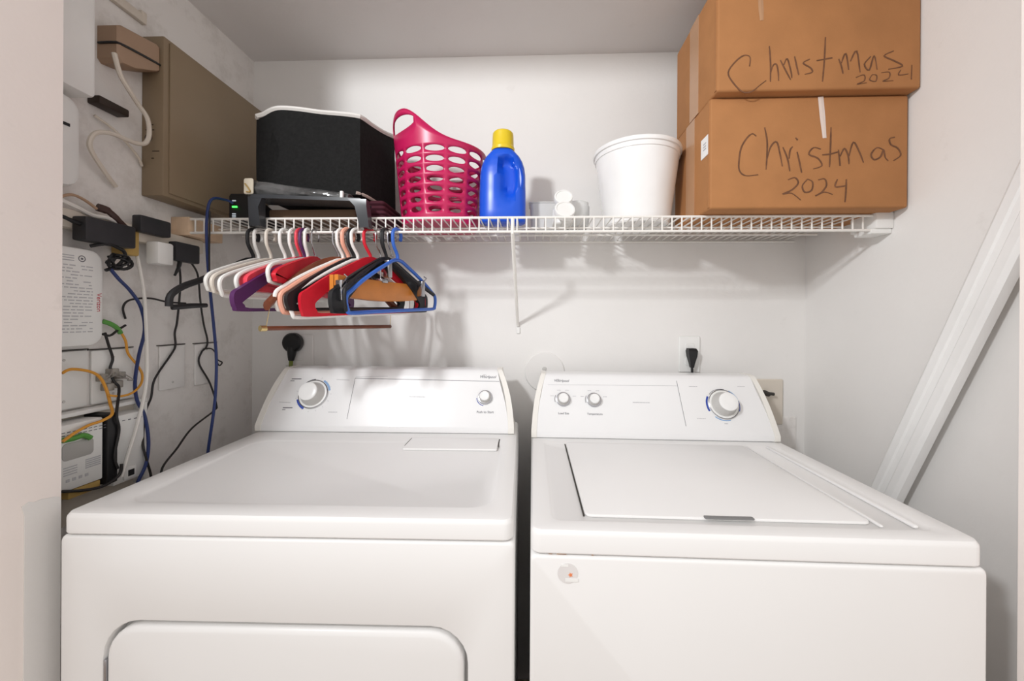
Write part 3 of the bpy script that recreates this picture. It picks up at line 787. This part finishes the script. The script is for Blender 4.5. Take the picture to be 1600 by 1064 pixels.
def flat_hanger(label, x0, yaw, m, tilt=0.0, hw=.20, zs=-.13, zb=-.195, th=.0055, hookm=None, wide=.034):
    t = hroot(label, x0, yaw, tilt)
    out = smooth_path(wide_loop(hw, -.07, zs, zb), 3, True)
    inn = smooth_path([(x * (1 - wide / hw * min(1, abs(x) / hw * 1.3)), 0, zz) for x, _, zz in wide_loop(hw, -.094, zs - .020, zb + .0075)], 3, True)
    bm = nb()
    def L(pts, y): return [bm.verts.new((p[0], y, p[2])) for p in pts]
    a, b_, c, d = L(out, -th), L(out, th), L(inn, th), L(inn, -th)
    n = len(a)
    for k in range(n):
        j = (k + 1) % n
        for u, v in ((a, b_), (b_, c), (c, d), (d, a)): bm.faces.new((u[k], u[j], v[j], v[k]))
    finish('frame', bm, m, t, False, ang=50)
    bm = nb(); tube(bm, hook_pts(-.075), .0042 if hookm is None else .002, 8, sub=2); finish('hook', bm, hookm or m, t, False)
    return t
def wood_hanger(label, x0, yaw, m, tilt=0.0, hw=.20, drop=.085, hgt=.032, bar=None):
    t = hroot(label, x0, yaw, tilt)
    bm = nb(); N = 18; L = []
    for k in range(N + 1):
        u = -1 + 2 * k / N; x = hw * u
        zc = -.085 - drop * abs(u) ** 1.6; h = hgt * (1 - .25 * u * u) / 2; th = .006 + .008 * u * u; yy = -.018 * u * u
        L.append([(x, yy + th * math.cos(a), zc + h * math.sin(a)) for a in [2 * PI * q / 10 for q in range(10)]])
    loft(bm, L); finish('wooden_body', bm, m, t, False)
    bm = nb(); tube(bm, hook_pts(-.08), .0018, 8, sub=2); finish('hook', bm, M_CHROME, t, False)
    if bar:
        bm = nb(); tube(bm, [(-hw * .96, 0, bar), (hw * .96, 0, bar)], .0055, 10); tb = finish('trouser_bar', bm, M_HBRN, t, False)
        bm = nb(); tube(bm, [(-hw * 1.02, 0, bar), (-hw * .955, 0, bar)], .0068, 12); finish('end_cap', bm, M_BRASS, tb, False)
        bm = nb()
        for s in (-1, 1): tube(bm, [(s * hw * .93, -.01, -.085 - drop * .9), (s * hw * .955, 0, bar)], .0008, 5)
        finish('wire_stay', bm, M_BRASS, t, False)
    return t
def clamp_hanger(label, x0, yaw, hw):
    t = hroot(label, x0, yaw, .015)
    for sgn in (-1, 1):
        bm = nb(); L = []
        for k in range(13):
            u = -1 + k / 6; h = .027 - .006 * u * u + .003 * u * u * u * u; th = .006
            zc = -.158 - .006 * (1 - u * u)
            L.append([(hw * u, sgn * (.0072) + th * c * .98, zc + h * q) for c, q in ((-1, -.9), (-.8, -1), (.8, -1), (1, -.9), (1, .9), (.8, 1), (-.8, 1), (-1, .9))])
        loft(bm, L); finish('wooden_jaw', bm, M_HWOOD, t, False)
    bm = nb(); tube(bm, hook_pts(-.135), .0018, 8, sub=2); finish('hook', bm, M_CHROME, t, False)
    bm = nb(); box(bm, (-.012, -.017, -.142), (.012, .017, -.130), .003); finish('clasp', bm, M_CHROME, t, False)
    return t
t = hroot('black suit hanger whose end sticks out furthest left', 0.230,1.484, .02)
bm = nb(); tube(bm, hook_pts(-.08), .0045, 8, sub=2); finish('hook', bm, M_HBLK, t, False)
arm = [(.228, 0, -.210), (.224, 0, -.186), (.197, 0, -.165), (.15, 0, -.145), (.08, 0, -.112), (0, 0, -.078)]
bm = nb(); tube(bm, arm + [(-x, y, z) for x, y, z in arm[-2::-1]], .0072, 10, sub=4); finish('frame', bm, M_HBLK, t, False)
for s_ in (-1, 1):
    bm = nb(); tube(bm, [(s_ * .222, 0, -.212), (s_ * .18, 0, -.208), (s_ * .14, 0, -.206)], [(.004, .006), (.006, .006), (.004, .005)], 8); finish('bar_end', bm, M_HBLK, t, False)
plastic_hanger('white plastic hanger nearest the left wall', 0.245,1.676, M_HW, .02, zs=-.135, zb=-.172)
plastic_hanger('white plastic hanger with ivory hook, second from the left wall', 0.280,1.571, M_HIV, .015, zs=-.138, zb=-.178, hookm=M_HIV)
plastic_hanger('white plastic hanger third from the left wall, behind the satin red one', 0.320,1.449, M_HW, .02, zs=-.140, zb=-.185)
plastic_hanger('white plastic hanger just left of the satin red one', 0.345,1.536, M_HW, .0, zs=-.138, zb=-.178)
flat_hanger('shiny satin red hanger between white plastic hangers', 0.365,1.466, M_HSAT, .0, hw=.185, zs=-.138, zb=-.176, th=.010, wide=.12)
flat_hanger('purple hanger with broad rounded ends hanging behind the red ones', 0.375,1.484, M_HPUR, .03, zs=-.168, zb=-.218, hw=.235, wide=.022)
plastic_hanger('white plastic hanger with a small strap hook in front of flat red hanger', 0.385,1.676, M_HW, -.02, zs=-.122, zb=-.160, hw=.185, notch=True)
flat_hanger('plain red hanger beside the white one with strap hook', 0.405,1.623, M_HRED, -.02, hw=.18, zs=-.130, zb=-.160, wide=.1, hookm=M_CHROME)
plastic_hanger('white plastic hanger just behind the peach hanger', 0.480,1.222, M_HW, .03, zs=-.165, zb=-.215)
plastic_hanger('peach plastic hanger between white and black hangers', 0.495,1.187, M_HPEACH, .04, zs=-.168, zb=-.218, r=.006)
flat_hanger('black flat hanger just right of the peach hanger', 0.510,1.204, M_HBLK, .04, zs=-.168, zb=-.215, wide=.022)
plastic_hanger('white plastic hanger in front of the broad red hanger', 0.520,1.152, M_HW, .05, zs=-.170, zb=-.228)
flat_hanger('broad crimson hanger at the middle of the row, white hanger before it', 0.555,1.082, M_HRED, .05, zs=-.165, zb=-.226)
wood_hanger('dark brown wooden hanger with a low trouser bar beneath', 0.470,1.152, M_HBRN, .0, bar=-.262, drop=.125)
flat_hanger('black hanger whose round end shows below the orange one', 0.600,1.292, M_HBLK, .03, zs=-.165, zb=-.222, hw=.20, wide=.045)
clamp_hanger('orange varnished wooden clamp hanger seen side on near the blue hanger', 0.585,1.257, .16)
# skirt hanger with clips
t = hroot('thin black skirt hanger with metal clips beside the blue hanger', .618, 1.22, .02)
bm = nb(); tube(bm, hook_pts(-.08), .0018, 8, sub=2); finish('hook', bm, M_CHROME, t, False)
bm = nb(); tube(bm, [(-.19, 0, -.165), (-.10, 0, -.130), (0, 0, -.082), (.10, 0, -.130), (.19, 0, -.165)], .0055, 8); finish('frame', bm, M_HBLK, t, False)
for sx in (-.175, -.02, .125):
    zz = -.085 - .08 * abs(sx) / .19
    bm = nb(); box(bm, (sx - .008, -.010, zz - .036), (sx + .008, .010, zz + .012), .003); tube(bm, [(sx, -.011, zz + .01), (sx, -.02, zz + .018), (sx, -.011, zz + .024)], .0018, 6); finish('clip', bm, M_CHROME, t, False)
plastic_hanger('black plastic hanger hooked just behind the blue one', 0.600,1.466, M_HBLK, .03, zs=-.160, zb=-.215)
plastic_hanger('blue plastic hanger at the right end of the row', 0.630,1.309, M_HBLUE, .055, zs=-.168, zb=-.216, hw=.2, r=.0050, notch=False)

# ------------------------------------------------------------------ back wall fittings
def outlet(x0, x1, z0, z1, label, plug=None, m=M_PLAST):
    t = thing('wall_outlet', label, 'outlet', ((x0 + x1) / 2, 0, z0))
    bm = nb(); slab(bm, (x0, -.007, z0), (x1, 0, z1), .004, 'y', .003); finish('cover_plate', bm, m, t)
    cx = (x0 + x1) / 2
    for z in ((z0 * .7 + z1 * .3), (z0 * .3 + z1 * .7)):
        bm = nb(); slab(bm, (cx - .016, -.0085, z - .014), (cx + .016, -.005, z + .014), .008, 'y', .001); finish('socket', bm, m, t)
    return t
outlet(.124, .226, 1.078, 1.190, 'white outlet plate above the dryer holding its round black plug', m=M_WALL)
pg = thing('round_plug', 'big round black dryer plug in the wall above the dryer', 'plug', (.160, -.02, 1.09))
bm = nb(); lathe(bm, [(.030, 0), (.034, .006), (.034, .022), (.028, .030), (.014, .032)], 28, Matrix.Translation((.163, -.009, 1.162)) @ Matrix.Rotation(PI / 2, 4, 'X')); finish('plug_body', bm, M_BLACK, pg)
bm = nb(); tube(bm, [(.163, -.026, 1.145), (.162, -.028, 1.12), (.160, -.028, 1.10)], [(.018, .016), (.014, .013), (.009, .009)], 12); finish('strain_relief', bm, M_BLACK, pg)
bm = nb(); tube(bm, [(.160, -.028, 1.105), (.159, -.028, 1.06), (.158, -.028, .98)], .0065, 8); finish('cord', bm, mat('olive_cord', (.16, .20, .03), .5), pg)['label'] = 'olive green cord'
outlet(1.495, 1.566, 1.071, 1.194, 'white outlet plate above the washer with a black plug')
pg = thing('black_plug', 'narrow black plug in the white outlet above the washer', 'plug', (1.531, -.02, 1.05))
bm = nb(); loft(bm, [[(1.531 + a * w_, y, 1.150 + dz_) for a in (-1, 1)] + [(1.531 + a * w_, y2, 1.150 + dz_) for a in (1, -1)] for w_, y, y2, dz_ in ((.012, -.030, -.009, .004), (.015, -.036, -.009, -.004), (.013, -.036, -.010, -.022), (.007, -.032, -.014, -.046), (.005, -.030, -.018, -.060))]); finish('plug_body', bm, M_BLACK, pg)
bm = nb(); tube(bm, [(1.531, -.025, 1.095), (1.532, -.025, 1.05), (1.534, -.03, .98)], .0042, 8); finish('cord', bm, M_BLACK, pg)
bm = nb(); lathe(bm, [(.0685, 0), (.0685, .003), (.066, .005), (.02, .0055)], 44, Matrix.Translation((1.041, 0, 1.067)) @ Matrix.Rotation(PI / 2, 4, 'X'))
cp = single('round_cover_plate', bm, M_WALL, 'round white blank cover plate on the wall above the gap', 'cover plate')
bm = nb(); lathe(bm, [(.008, 0), (.007, .003), (.003, .004)], 14, Matrix.Translation((1.040, -.005, 1.078)) @ Matrix.Rotation(PI / 2, 4, 'X')); finish('screw', bm, M_KGREY, cp)
# beige plate and washer box at the right
bx = thing('beige_wall_box', 'beige plastic wall plate beside the right end of the washer console', 'wall plate', (1.80, 0, .9))
bm = nb(); slab(bm, (1.735, -.010, .90), (1.838, 0, 1.052), .004, 'y', .003); finish('cover_plate', bm, M_BEIGE, bx)
bm = nb(); tube(bm, [(1.775, -.010, 1.008), (1.775, -.034, 1.006)], .008, 10); tube(bm, [(1.758, -.030, 1.010), (1.795, -.030, 1.006)], .005, 8); finish('valve', bm, M_DARK, bx)
bm = nb(); slab(bm, (1.78, -.004, .82), (1.885, 0, .925), .003, 'y', .0015)
single('beige_access_plate', bm, M_WALLL, 'flat off-white access plate low in the corner behind the washer', 'wall plate')
# leaning moulding
mo = thing('moulding_board', 'long white painted moulding leaning across the right wall', 'board', (1.885, -.02, 0))
d_ = Vector((0, -.235, .562)).normalized(); nrm_ = Vector((0, d_.z, -d_.y))
bm = nb()
base = Vector((1.872, -.338, .818))
pf = [(-.036, 0), (-.036, -.012), (-.028, -.018), (-.012, -.019), (-.008, -.0165), (.004, -.0165), (.008, -.020), (.024, -.021), (.033, -.016), (.036, -.006), (.036, 0)]
L = []
for s in (-.868, .86):
    L.append([base + d_ * s - nrm_ * u + Vector((v + .012, 0, 0)) for u, v in pf])
L2 = [[tuple(p) for p in lp] for lp in L]
loft(bm, L2); finish('board_face', bm, M_TRIM, mo, ang=30)

# ------------------------------------------------------------------ left wall: panel, boxes, cords
pn = thing('breaker_panel', 'tan metal breaker panel on the left wall above the shelf end', 'panel', (.03, -.2, 1.553))
bm = nb(); box(bm, (0, -.392, 1.556), (.058, -.004, 1.962), .003); finish('panel_case', bm, M_PANEL, pn)
bm = nb(); box(bm, (.0582, -.378, 1.566), (.0625, -.012, 1.952), .001); finish('panel_cover', bm, M_PANEL, pn)
bm = nb(); lathe(bm, [(.009, 0), (.009, .002), (.006, .0022)], 18, Matrix.Translation((.020, -.392, 1.703)) @ Matrix.Rotation(PI / 2, 4, 'X')); finish('knockout', bm, M_PANELD, pn)
bm = nb()
for z, x0, x1 in ((1.722, .012, .034), (1.735, .026, .032), (1.668, .030, .048), (1.650, .028, .034)): box(bm, (x0, -.3932, z), (x1, -.3918, z + .0015))
finish('panel_scratch', bm, M_PANELD, pn)

bm = nb(); box(bm, (0, -.60, 1.99), (.012, -.40, 2.012), .002); box(bm, (0, -.404, 1.99), (.012, -.39, 2.02), .002)
bm.transform(Matrix.Translation((0, 0, .0)))
single('cable_conduit', bm, M_BEIGE, 'beige cable conduit strip on the left wall near the ceiling', 'conduit')

def wall_box(name, lo, hi, r, m, label, cat, bev=.006):
    bm = nb(); slab(bm, lo, hi, r, 'x', bev); return single(name, bm, m, label, cat)
wb = wall_box('white_cabinet', (0, -.680, 1.708), (.07, -.552, 2.08), .008, M_PLAST, 'tall white plastic cabinet high on the left wall beside the jamb', 'cabinet')
ap = wall_box('white_access_point', (0, -.675, 1.512), (.05, -.560, 1.700), .03, M_PLAST, 'white rounded wireless unit under the tall white cabinet', 'wireless unit', .012)
bm = nb(); box(bm, (.0495, -.604, 1.634), (.0515, -.583, 1.640)); finish('slot', bm, M_BLACK, ap)
# brown ringer box with its black band
rb = thing('brown_ringer_box', 'brown box with a black band round it, high on the left wall', 'ringer box', (.03, -.46, 1.83))
bm = nb()
ol = [(-.492, 1.912), (-.484, 1.918), (-.398, 1.935), (-.392, 1.930), (-.392, 1.872), (-.398, 1.866), (-.455, 1.836), (-.484, 1.830), (-.492, 1.838)]
loft(bm, [[(x, y, z) for y, z in ol] for x in (0, .046)] + [[(.050, -.44 + (y + .44) * .93, 1.88 + (z - 1.88) * .93) for y, z in ol]]); finish('ringer_case', bm, M_BROWNBOX, rb)
bm = nb(); tube(bm, [(.004, -.4935, 1.872), (.040, -.4935, 1.872), (.0505, -.486, 1.873), (.0515, -.44, 1.880), (.0505, -.396, 1.886), (.04, -.391, 1.888), (.004, -.391, 1.888)], (.0022, .0028), 6, sub=3); finish('band', bm, M_BLACK, rb)
sl = nb(); box(sl, (0, -.512, 1.724), (.030, -.448, 1.742), .003); 
single('dark_bracket', sl, mat('dark_bracket', (.03, .018, .012), .5), 'dark open bracket on the wall below the brown ringer box', 'bracket')

# white router with printed back label
rt = thing('white_router', 'white router with a back label of fine print hung below black adapters', 'router', (.02, -.58, 1.185))
bm = nb(); slab(bm, (0, -.675, 1.183), (.045, -.513, 1.392), .028, 'x', .008); finish('router_case', bm, M_PLAST, rt)
random.seed(3)
bm = nb()
for r_ in range(22):
    z = 1.352 - r_ * .0066
    y = -.600 + .002
    while y < -.538:
        w_ = random.uniform(.004, .014)
        if random.random() < .82: box(bm, (.0447, y, z), (.0455, min(y + w_, -.536), z + .0022))
        y += w_ + .003
for r_ in range(3): box(bm, (.0447, -.598, 1.372 - r_ * .005), (.0455, -.570, 1.374 - r_ * .005))
finish('fine_print', bm, M_INKL, rt, smooth=False)
bm = nb(); tube(bm, [(.0452, -.556 + .006 * math.cos(a), 1.369 + .006 * math.sin(a)) for a in [2 * PI * k / 14 for k in range(14)]], .0009, 4, closed=True); box(bm, (.0447, -.558, 1.367), (.0456, -.554, 1.371)); finish('round_mark', bm, M_INK, rt)
RM = Matrix(((0, 0, 1, .0453), (0, 1, 0, 0), (1, 0, 0, 0), (0, 0, 0, 1)))
text('Verizon', .013, M_REDINK, rt, Matrix(((0, 0, 1, .0453), (0, 1, 0, -.524), (-1, 0, 0, 1.278), (0, 0, 0, 1))), world=True, name='red_lettering')

# power strip with adapters
bm = nb(); b2 = nb(); box(b2, (0, -.62, -.02), (.032, -.24, .02), .005); b2.transform(Matrix.Translation((0, 0, 1.452)))
merge(bm, b2); single('power_strip', bm, M_BEIGE, 'off-white power strip on the left wall behind the row of adapters', 'power strip')
def adapter(y0, y1, z0, z1, x0, x1, m, label, lead=None, bev=.004):
    t = thing('power_adapter', label, 'adapter', ((x0 + x1) / 2, (y0 + y1) / 2, z0), group='adapters on the power strip')
    bm = nb(); box(bm, (x0, y0, z0), (x1, y1, z1), bev); finish('adapter_case', bm, m, t)
    if lead:
        bm = nb(); tube(bm, lead, [.005, .004, .003], 8, sub=3); finish('lead', bm, M_BLACK, t)
adapter(-.565, -.462, 1.407, 1.458, .032, .064, M_ADAPT, 'largest black power adapter, just above the white router', [(.05, -.562, 1.440), (.052, -.585, 1.445), (.05, -.605, 1.452)])
adapter(-.445, -.366, 1.453, 1.494, .032, .056, M_ADAPT, 'smaller black power adapter beside the pine block bracket')
adapter(-.352, -.278, 1.398, 1.449, .032, .055, M_ADAPT, 'black power adapter rightmost on the left wall', [(.045, -.33, 1.40), (.04, -.33, 1.38), (.03, -.33, 1.36)])
adapter(-.412, -.368, 1.380, 1.437, .032, .066, M_PLAST, 'white cube power adapter between two black adapters', None, .006)
adapter(-.462, -.428, 1.395, 1.462, .0, .036, M_YELLP, 'ochre plug right of the largest black adapter')

# wall plates on the left wall
def plate(y0, y1, z0, z1, label, nscrew=2, m=M_PLAST):
    t = thing('wall_plate', label, 'wall plate', (0, (y0 + y1) / 2, z0), group='plates on the left wall')
    bm = nb(); slab(bm, (0, y0, z0), (.006, y1, z1), .003, 'x', .002); finish('cover_plate', bm, m, t)
    bm = nb(); box(bm, (0, y0 - .004, z1 + .001), (.003, y1 + .004, z1 + .0035)); finish('dark_top_line', bm, M_DARK, t)  # thin dark line just above the plate, slightly wider than it
    for z in (z1 - .018, z0 + .018)[:nscrew]:
        bm = nb(); lathe(bm, [(.003, 0), (.0026, .001)], 10, Matrix.Translation((.006, (y0 + y1) / 2, z)) @ Matrix.Rotation(PI / 2, 4, 'Y')); finish('screw', bm, M_KGREY, t)
plate(-.600, -.512, 1.048, 1.172, 'white wall plate directly under the white router')
pj = plate(-.505, -.415, 1.048, 1.170, 'white jack plate with wiring, right of the plate under the router')
plate(-.346, -.272, 1.050, 1.169, 'blank wall plate above the dryer, left of two', m=M_WALL)
plate(-.238, -.160, 1.046, 1.168, 'blank wall plate above the dryer, nearest the back corner', m=M_WALL)
jk = thing('jack_connectors', 'clear jack connectors with loose wires on the left wall jack plate', 'connector', (.02, -.47, 1.08))
for k, (y, z) in enumerate(((-.490, 1.108), (-.470, 1.118), (-.452, 1.108), (-.480, 1.085), (-.458, 1.088))):
    bm = nb(); box(bm, (.006, y - .008, z - .009), (.022 + .003 * (k % 2), y + .007, z + .008), .002); finish('connector', bm, M_CLEAR, jk)
bm = nb()
for k in range(6): tube(bm, [(.02, -.495 + k * .009, 1.10 + .006 * (k % 3)), (.034, -.49 + k * .010, 1.115 - .004 * k), (.022, -.478 + k * .007, 1.125 - .006 * k)], .0013, 5, sub=3)
finish('wire_ends', bm, M_CGRY, jk)

# open media enclosure with the modem in it
en = thing('media_enclosure', 'open white media enclosure on the left wall beside the dryer top', 'enclosure', (.02, -.5, .8))
bm = nb(); box(bm, (0, -.675, .80), (.006, -.405, 1.045)); finish('back_plate', bm, M_BEIGE, en)
for lo, hi in (((0, -.675, 1.036), (.034, -.405, 1.045)), ((0, -.413, .80), (.034, -.405, 1.036))):
    bm = nb(); box(bm, lo, hi, .002); finish('rim', bm, M_PLAST, en)
mo2 = thing('white_modem', 'white modem with labels and vent slots low on the left wall', 'modem', (.03, -.58, .895))
bm = nb(); slab(bm, (.007, -.672, .893), (.06, -.527, 1.028), .004, 'x', .003); finish('modem_case', bm, M_PLAST, mo2)
bm = nb()
for r_ in range(2):
    for k in range(9): box(bm, (.0596, -.602 + k * .0095, 1.012 - r_ * .006 - k * .0004), (.0606, -.596 + k * .0095, 1.0135 - r_ * .006 - k * .0004))
finish('vent_slots', bm, M_INK, mo2)
bm = nb(); slab(bm, (.0595, -.601, .955), (.0615, -.546, .990), .008, 'x', .0008); finish('cable_recess', bm, mat('pale_recess', (.45, .44, .42), .5), mo2)
bm = nb()
for k in range(5): box(bm, (.0596, -.560, .944 - k * .0042), (.0606, -.532, .9465 - k * .0042))
for k in range(4): box(bm, (.0596, -.598, .940 - k * .005), (.0606, -.575, .942 - k * .005))
for k in range(4): box(bm, (.0596, -.594 + k * .011, .911), (.0606, -.588 + k * .011, .917))
finish('label_print', bm, M_INKL, mo2, smooth=False)
bm = nb(); box(bm, (.007, -.588, .874), (.058, -.530, .892), .002); finish('port_row', bm, M_YELLP, mo2)['label'] = 'ochre port row'
bm = nb(); slab(bm, (.007, -.522, .876), (.064, -.500, 1.032), .003, 'x', .003); single('black_modem_stand', bm, M_BLACK, 'upright black strip-like unit beside the white modem', 'unit')
ju = thing('white_junction_box', 'white junction box with a small square port by the dryer top', 'junction box', (.03, -.46, .86))
bm = nb(); slab(bm, (.0, -.497, .862), (.05, -.428, 1.020), .003, 'x', .003); finish('box_case', bm, M_PLAST, ju)
bm = nb(); box(bm, (.0495, -.478, .868), (.054, -.450, .895), .001); box(bm, (.0535, -.468, .872), (.0545, -.456, .886)); 
finish('port', bm, M_PLAST, ju)
bm = nb(); box(bm, (.0538, -.469, .874), (.0552, -.456, .888)); finish('port_hole', bm, M_BLACK, ju)
bm = nb()
for k in range(5): box(bm, (.0496, -.492 + k * .013, 1.006 - k * .0006), (.0506, -.486 + k * .013, 1.008 - k * .0006))
finish('vent_slots', bm, M_INK, ju)

# cords and cables
CG = 'cables on the left wall'
def cable(pts, r, m, label, name='cable', sub=6, group=CG):
    bm = nb(); tube(bm, pts, r, 8, sub=sub); return single(name, bm, m, label, 'cable', group)
cable([(.138, -.262, ST + .052), (.126, -.275, ST + .058), (0.1182,-0.315,1.569), (0.112,-0.322,1.51), (0.1143,-0.322,1.414), (0.1202,-0.32,1.327), (0.1316,-0.32,1.223), (0.1376,-0.318,1.136), (0.1362,-0.318,1.049), (0.1294,-0.318,0.9787), (0.1155,-0.318,0.8807), (.112, -.318, .80)], .0036, M_CBLUE, 'long blue cable hanging from the black modem down behind the dryer')
cable([(0.1208,-0.322,1.536), (0.1212,-0.324,1.448), (0.12,-0.322,1.362)], .0022, M_CBLK, 'thin black wire running beside the long blue cable under the shelf')
cable([(.04, -.33, 1.40), (0.02,-0.3022,1.346), (0.02,-0.3112,1.24), (0.014,-0.3124,1.204), (0.012,-0.3082,1.169), (0.012,-0.3213,1.145), (0.012,-0.3654,1.086), (0.012,-0.3753,1.039), (0.03,-0.407,1.007), (0.05,-0.4319,0.9434), (0.06,-0.4335,0.9051), (0.06,-0.4207,0.8532), (.06, -.42, .80)], .0026, M_CBLK, 'dark cable dropping from the rightmost black adapter, bending toward the junction box')
cable([(.04, -.29, 1.40), (0.02,-0.2472,1.371), (0.02,-0.2381,1.296), (0.014,-0.2199,1.23), (0.012,-0.2037,1.18), (0.012,-0.2082,1.157), (0.012,-0.2238,1.144), (0.012,-0.2324,1.111), (0.02,-0.2029,1.048), (0.03,-0.1905,0.9808), (0.03,-0.1999,0.9633), (0.05,-0.2963,0.9381), (0.06,-0.351,0.9011), (0.07,-0.4046,0.8597), (.08, -.38, .80)], .0026, M_CBLK, 'dark cable looping past the blank plate nearest the corner to the dryer')
cable([(0.012,-0.2172,1.153), (0.014,-0.1919,1.152), (0.02,-0.1822,1.137), (0.03,-0.1866,1.118), (0.03,-0.1695,1.108), (0.03,-0.1792,1.099), (0.03,-0.189,1.11)], .002, M_CBLK, 'little black tie loop beside the long blue cable')
cable([(0.02,-0.4199,1.401), (0.04,-0.4228,1.319), (0.05,-0.4257,1.24), (0.06,-0.4317,1.146), (0.065,-0.4407,1.07), (0.068,-0.4626,0.9911), (0.068,-0.4823,0.9301), (0.068,-0.4959,0.884)], .0038, M_CWHT, 'white cord dropping from the ochre plug past the junction box')
cable([(0.05,-0.5062,1.355), (0.05,-0.4874,1.333), (0.045,-0.4575,1.308), (0.04,-0.4288,1.271), (0.035,-0.4144,1.216), (0.03,-0.4234,1.153), (0.03,-0.4322,1.091), (0.04,-0.4368,1.046), (0.05,-0.4276,1.005), (0.056,-0.4236,0.9409), (0.06,-0.4335,0.8896), (0.06,-0.4515,0.8551), (.06, -.46, .82)], .0036, M_CBLUE, 'dark blue cable curving from the coiled black cord to the junction box')
cable([(0.03,-0.5777,1.13), (0.03,-0.5612,1.136), (0.03,-0.5285,1.127), (0.03,-0.5085,1.111), (0.03,-0.4955,1.082), (0.04,-0.4961,1.051), (0.066,-0.5147,1.031), (0.068,-0.5354,1.022), (0.068,-0.5595,1.019), (0.07,-0.5859,1.011), (0.07,-0.6072,0.9991)], .0030, M_CORG, 'orange cable looping across the plate under the router to the modem')
cable([(0.02,-0.4602,1.217), (0.02,-0.4458,1.19), (0.02,-0.4398,1.159), (0.025,-0.4232,1.129), (0.03,-0.4154,1.105), (0.035,-0.4231,1.082), (0.04,-0.4458,1.066), (0.04,-0.4717,1.062), (0.04,-0.4988,1.069)], .0026, M_CORG, 'orange cable curling round the jack plate connectors')
cable([(0.02,-0.4955,1.237), (0.025,-0.4839,1.231), (0.025,-0.4702,1.222), (0.02,-0.4573,1.209)], .0052, M_CGRN, 'short green cable poking out beside the white router')
cable([(0.066,-0.6041,1), (0.066,-0.586,0.9988), (0.066,-0.5693,1), (0.066,-0.5565,0.9911)], .0055, M_CGRN, 'green cable crossing the recess in the white modem', sub=4)
cable([(0.006,-0.4334,1.243), (0.012,-0.4447,1.267), (0.02,-0.4433,1.284), (0.02,-0.4209,1.292), (0.02,-0.3843,1.295), (0.02,-0.3393,1.288), (0.02,-0.2861,1.287)], .0024, M_CBLK, 'thin black wire arching across the wall from the router to black hanger')
cable([(0.03,-0.4987,1.21), (0.02,-0.482,1.18), (0.014,-0.4685,1.149), (0.014,-0.4738,1.125), (0.02,-0.4708,1.096), (0.03,-0.4684,1.079), (0.067,-0.5064,1.028), (0.067,-0.5009,0.9915), (0.067,-0.51,0.9369), (0.067,-0.5032,0.9057)], .0028, M_CBLK, 'black cable running down from the router edge past the jack plate')
cable([(0.03,-0.5039,1.208), (0.03,-0.4881,1.204), (0.025,-0.4674,1.216), (0.02,-0.446,1.227)], .0026, M_CBLK, 'short black wire beneath the short green cable')
cable([(0.066,-0.6047,0.8991), (0.066,-0.5688,0.8857), (0.07,-0.5365,0.8799), (0.072,-0.5128,0.8867), (0.072,-0.5022,0.8968), (0.072,-0.4996,0.9146)], .003, M_CBLK, 'black cable running along the foot of the white modem')
# coiled black cord
bm = nb(); pts = []
for k in range(60):
    a = k * .62; pts.append((.052 + .006 * math.sin(k * 1.3), -.490 + .020 * math.cos(a) + .006 * math.sin(k * .4), 1.372 + .014 * math.sin(a) + .004 * math.sin(k * .9)))
tube(bm, pts, .0024, 6, sub=2)
tube(bm, [(.05, -.545, 1.398), (.06, -.52, 1.408), (.058, -.50, 1.404), (.055, -.482, 1.398), (.053, -.478, 1.385), (.05, -.49, 1.365), (.05, -.515, 1.350)], .0036, 8, sub=4)
single('coiled_cord', bm, M_BLACK, 'bundled black cord coiled under the largest black adapter', 'cable', CG)
# ivory telephone cord
bm = nb()
tube(bm, [(.05, -.50, 1.842), (.055, -.492, 1.80), (.055, -.472, 1.775), (.05, -.447, 1.757), (.05, -.425, 1.735), (.048, -.418, 1.70), (.045, -.424, 1.675), (.045, -.445, 1.664), (.045, -.478, 1.662), (.045, -.505, 1.66), (.04, -.528, 1.648), (.035, -.535, 1.625), (.03, -.525, 1.606), (.02, -.49, 1.575), (.012, -.462, 1.555)], .0050, 8, sub=5)
c = single('telephone_cord', bm, M_CIVO, 'ivory telephone cord looping down below the brown ringer box', 'cable', CG)
cable([(.01, -.505, 1.70), (.012, -.47, 1.688), (.014, -.44, 1.668), (.012, -.41, 1.645), (.006, -.396, 1.63)], .003, M_CIVO, 'thin ivory wire behind the looping telephone cord')
bm = nb(); tube(bm, [(.03, -.515, 1.49), (.035, -.500, 1.487), (.04, -.487, 1.475), (.042, -.468, 1.458)], [.009, .007, .006], 8, sub=4)
single('brown_plug_cord', bm, mat('brown_cord', (.06, .03, .025), .5), 'thick dark brown cord curving behind the largest black adapter', 'cable', CG)
cable([(.03, -.60, 1.49), (.035, -.56, 1.478), (.036, -.53, 1.468), (.036, -.50, 1.470), (.036, -.47, 1.462)], .0045, M_CWHT, 'white cord resting along the top of the power strip')
cable([(.03, -.60, 1.477), (.034, -.57, 1.500), (.034, -.545, 1.498), (.034, -.52, 1.485)], .003, mat('tan_cable', (.45, .30, .20), .5), 'tan wire arching above the power strip near the jamb')
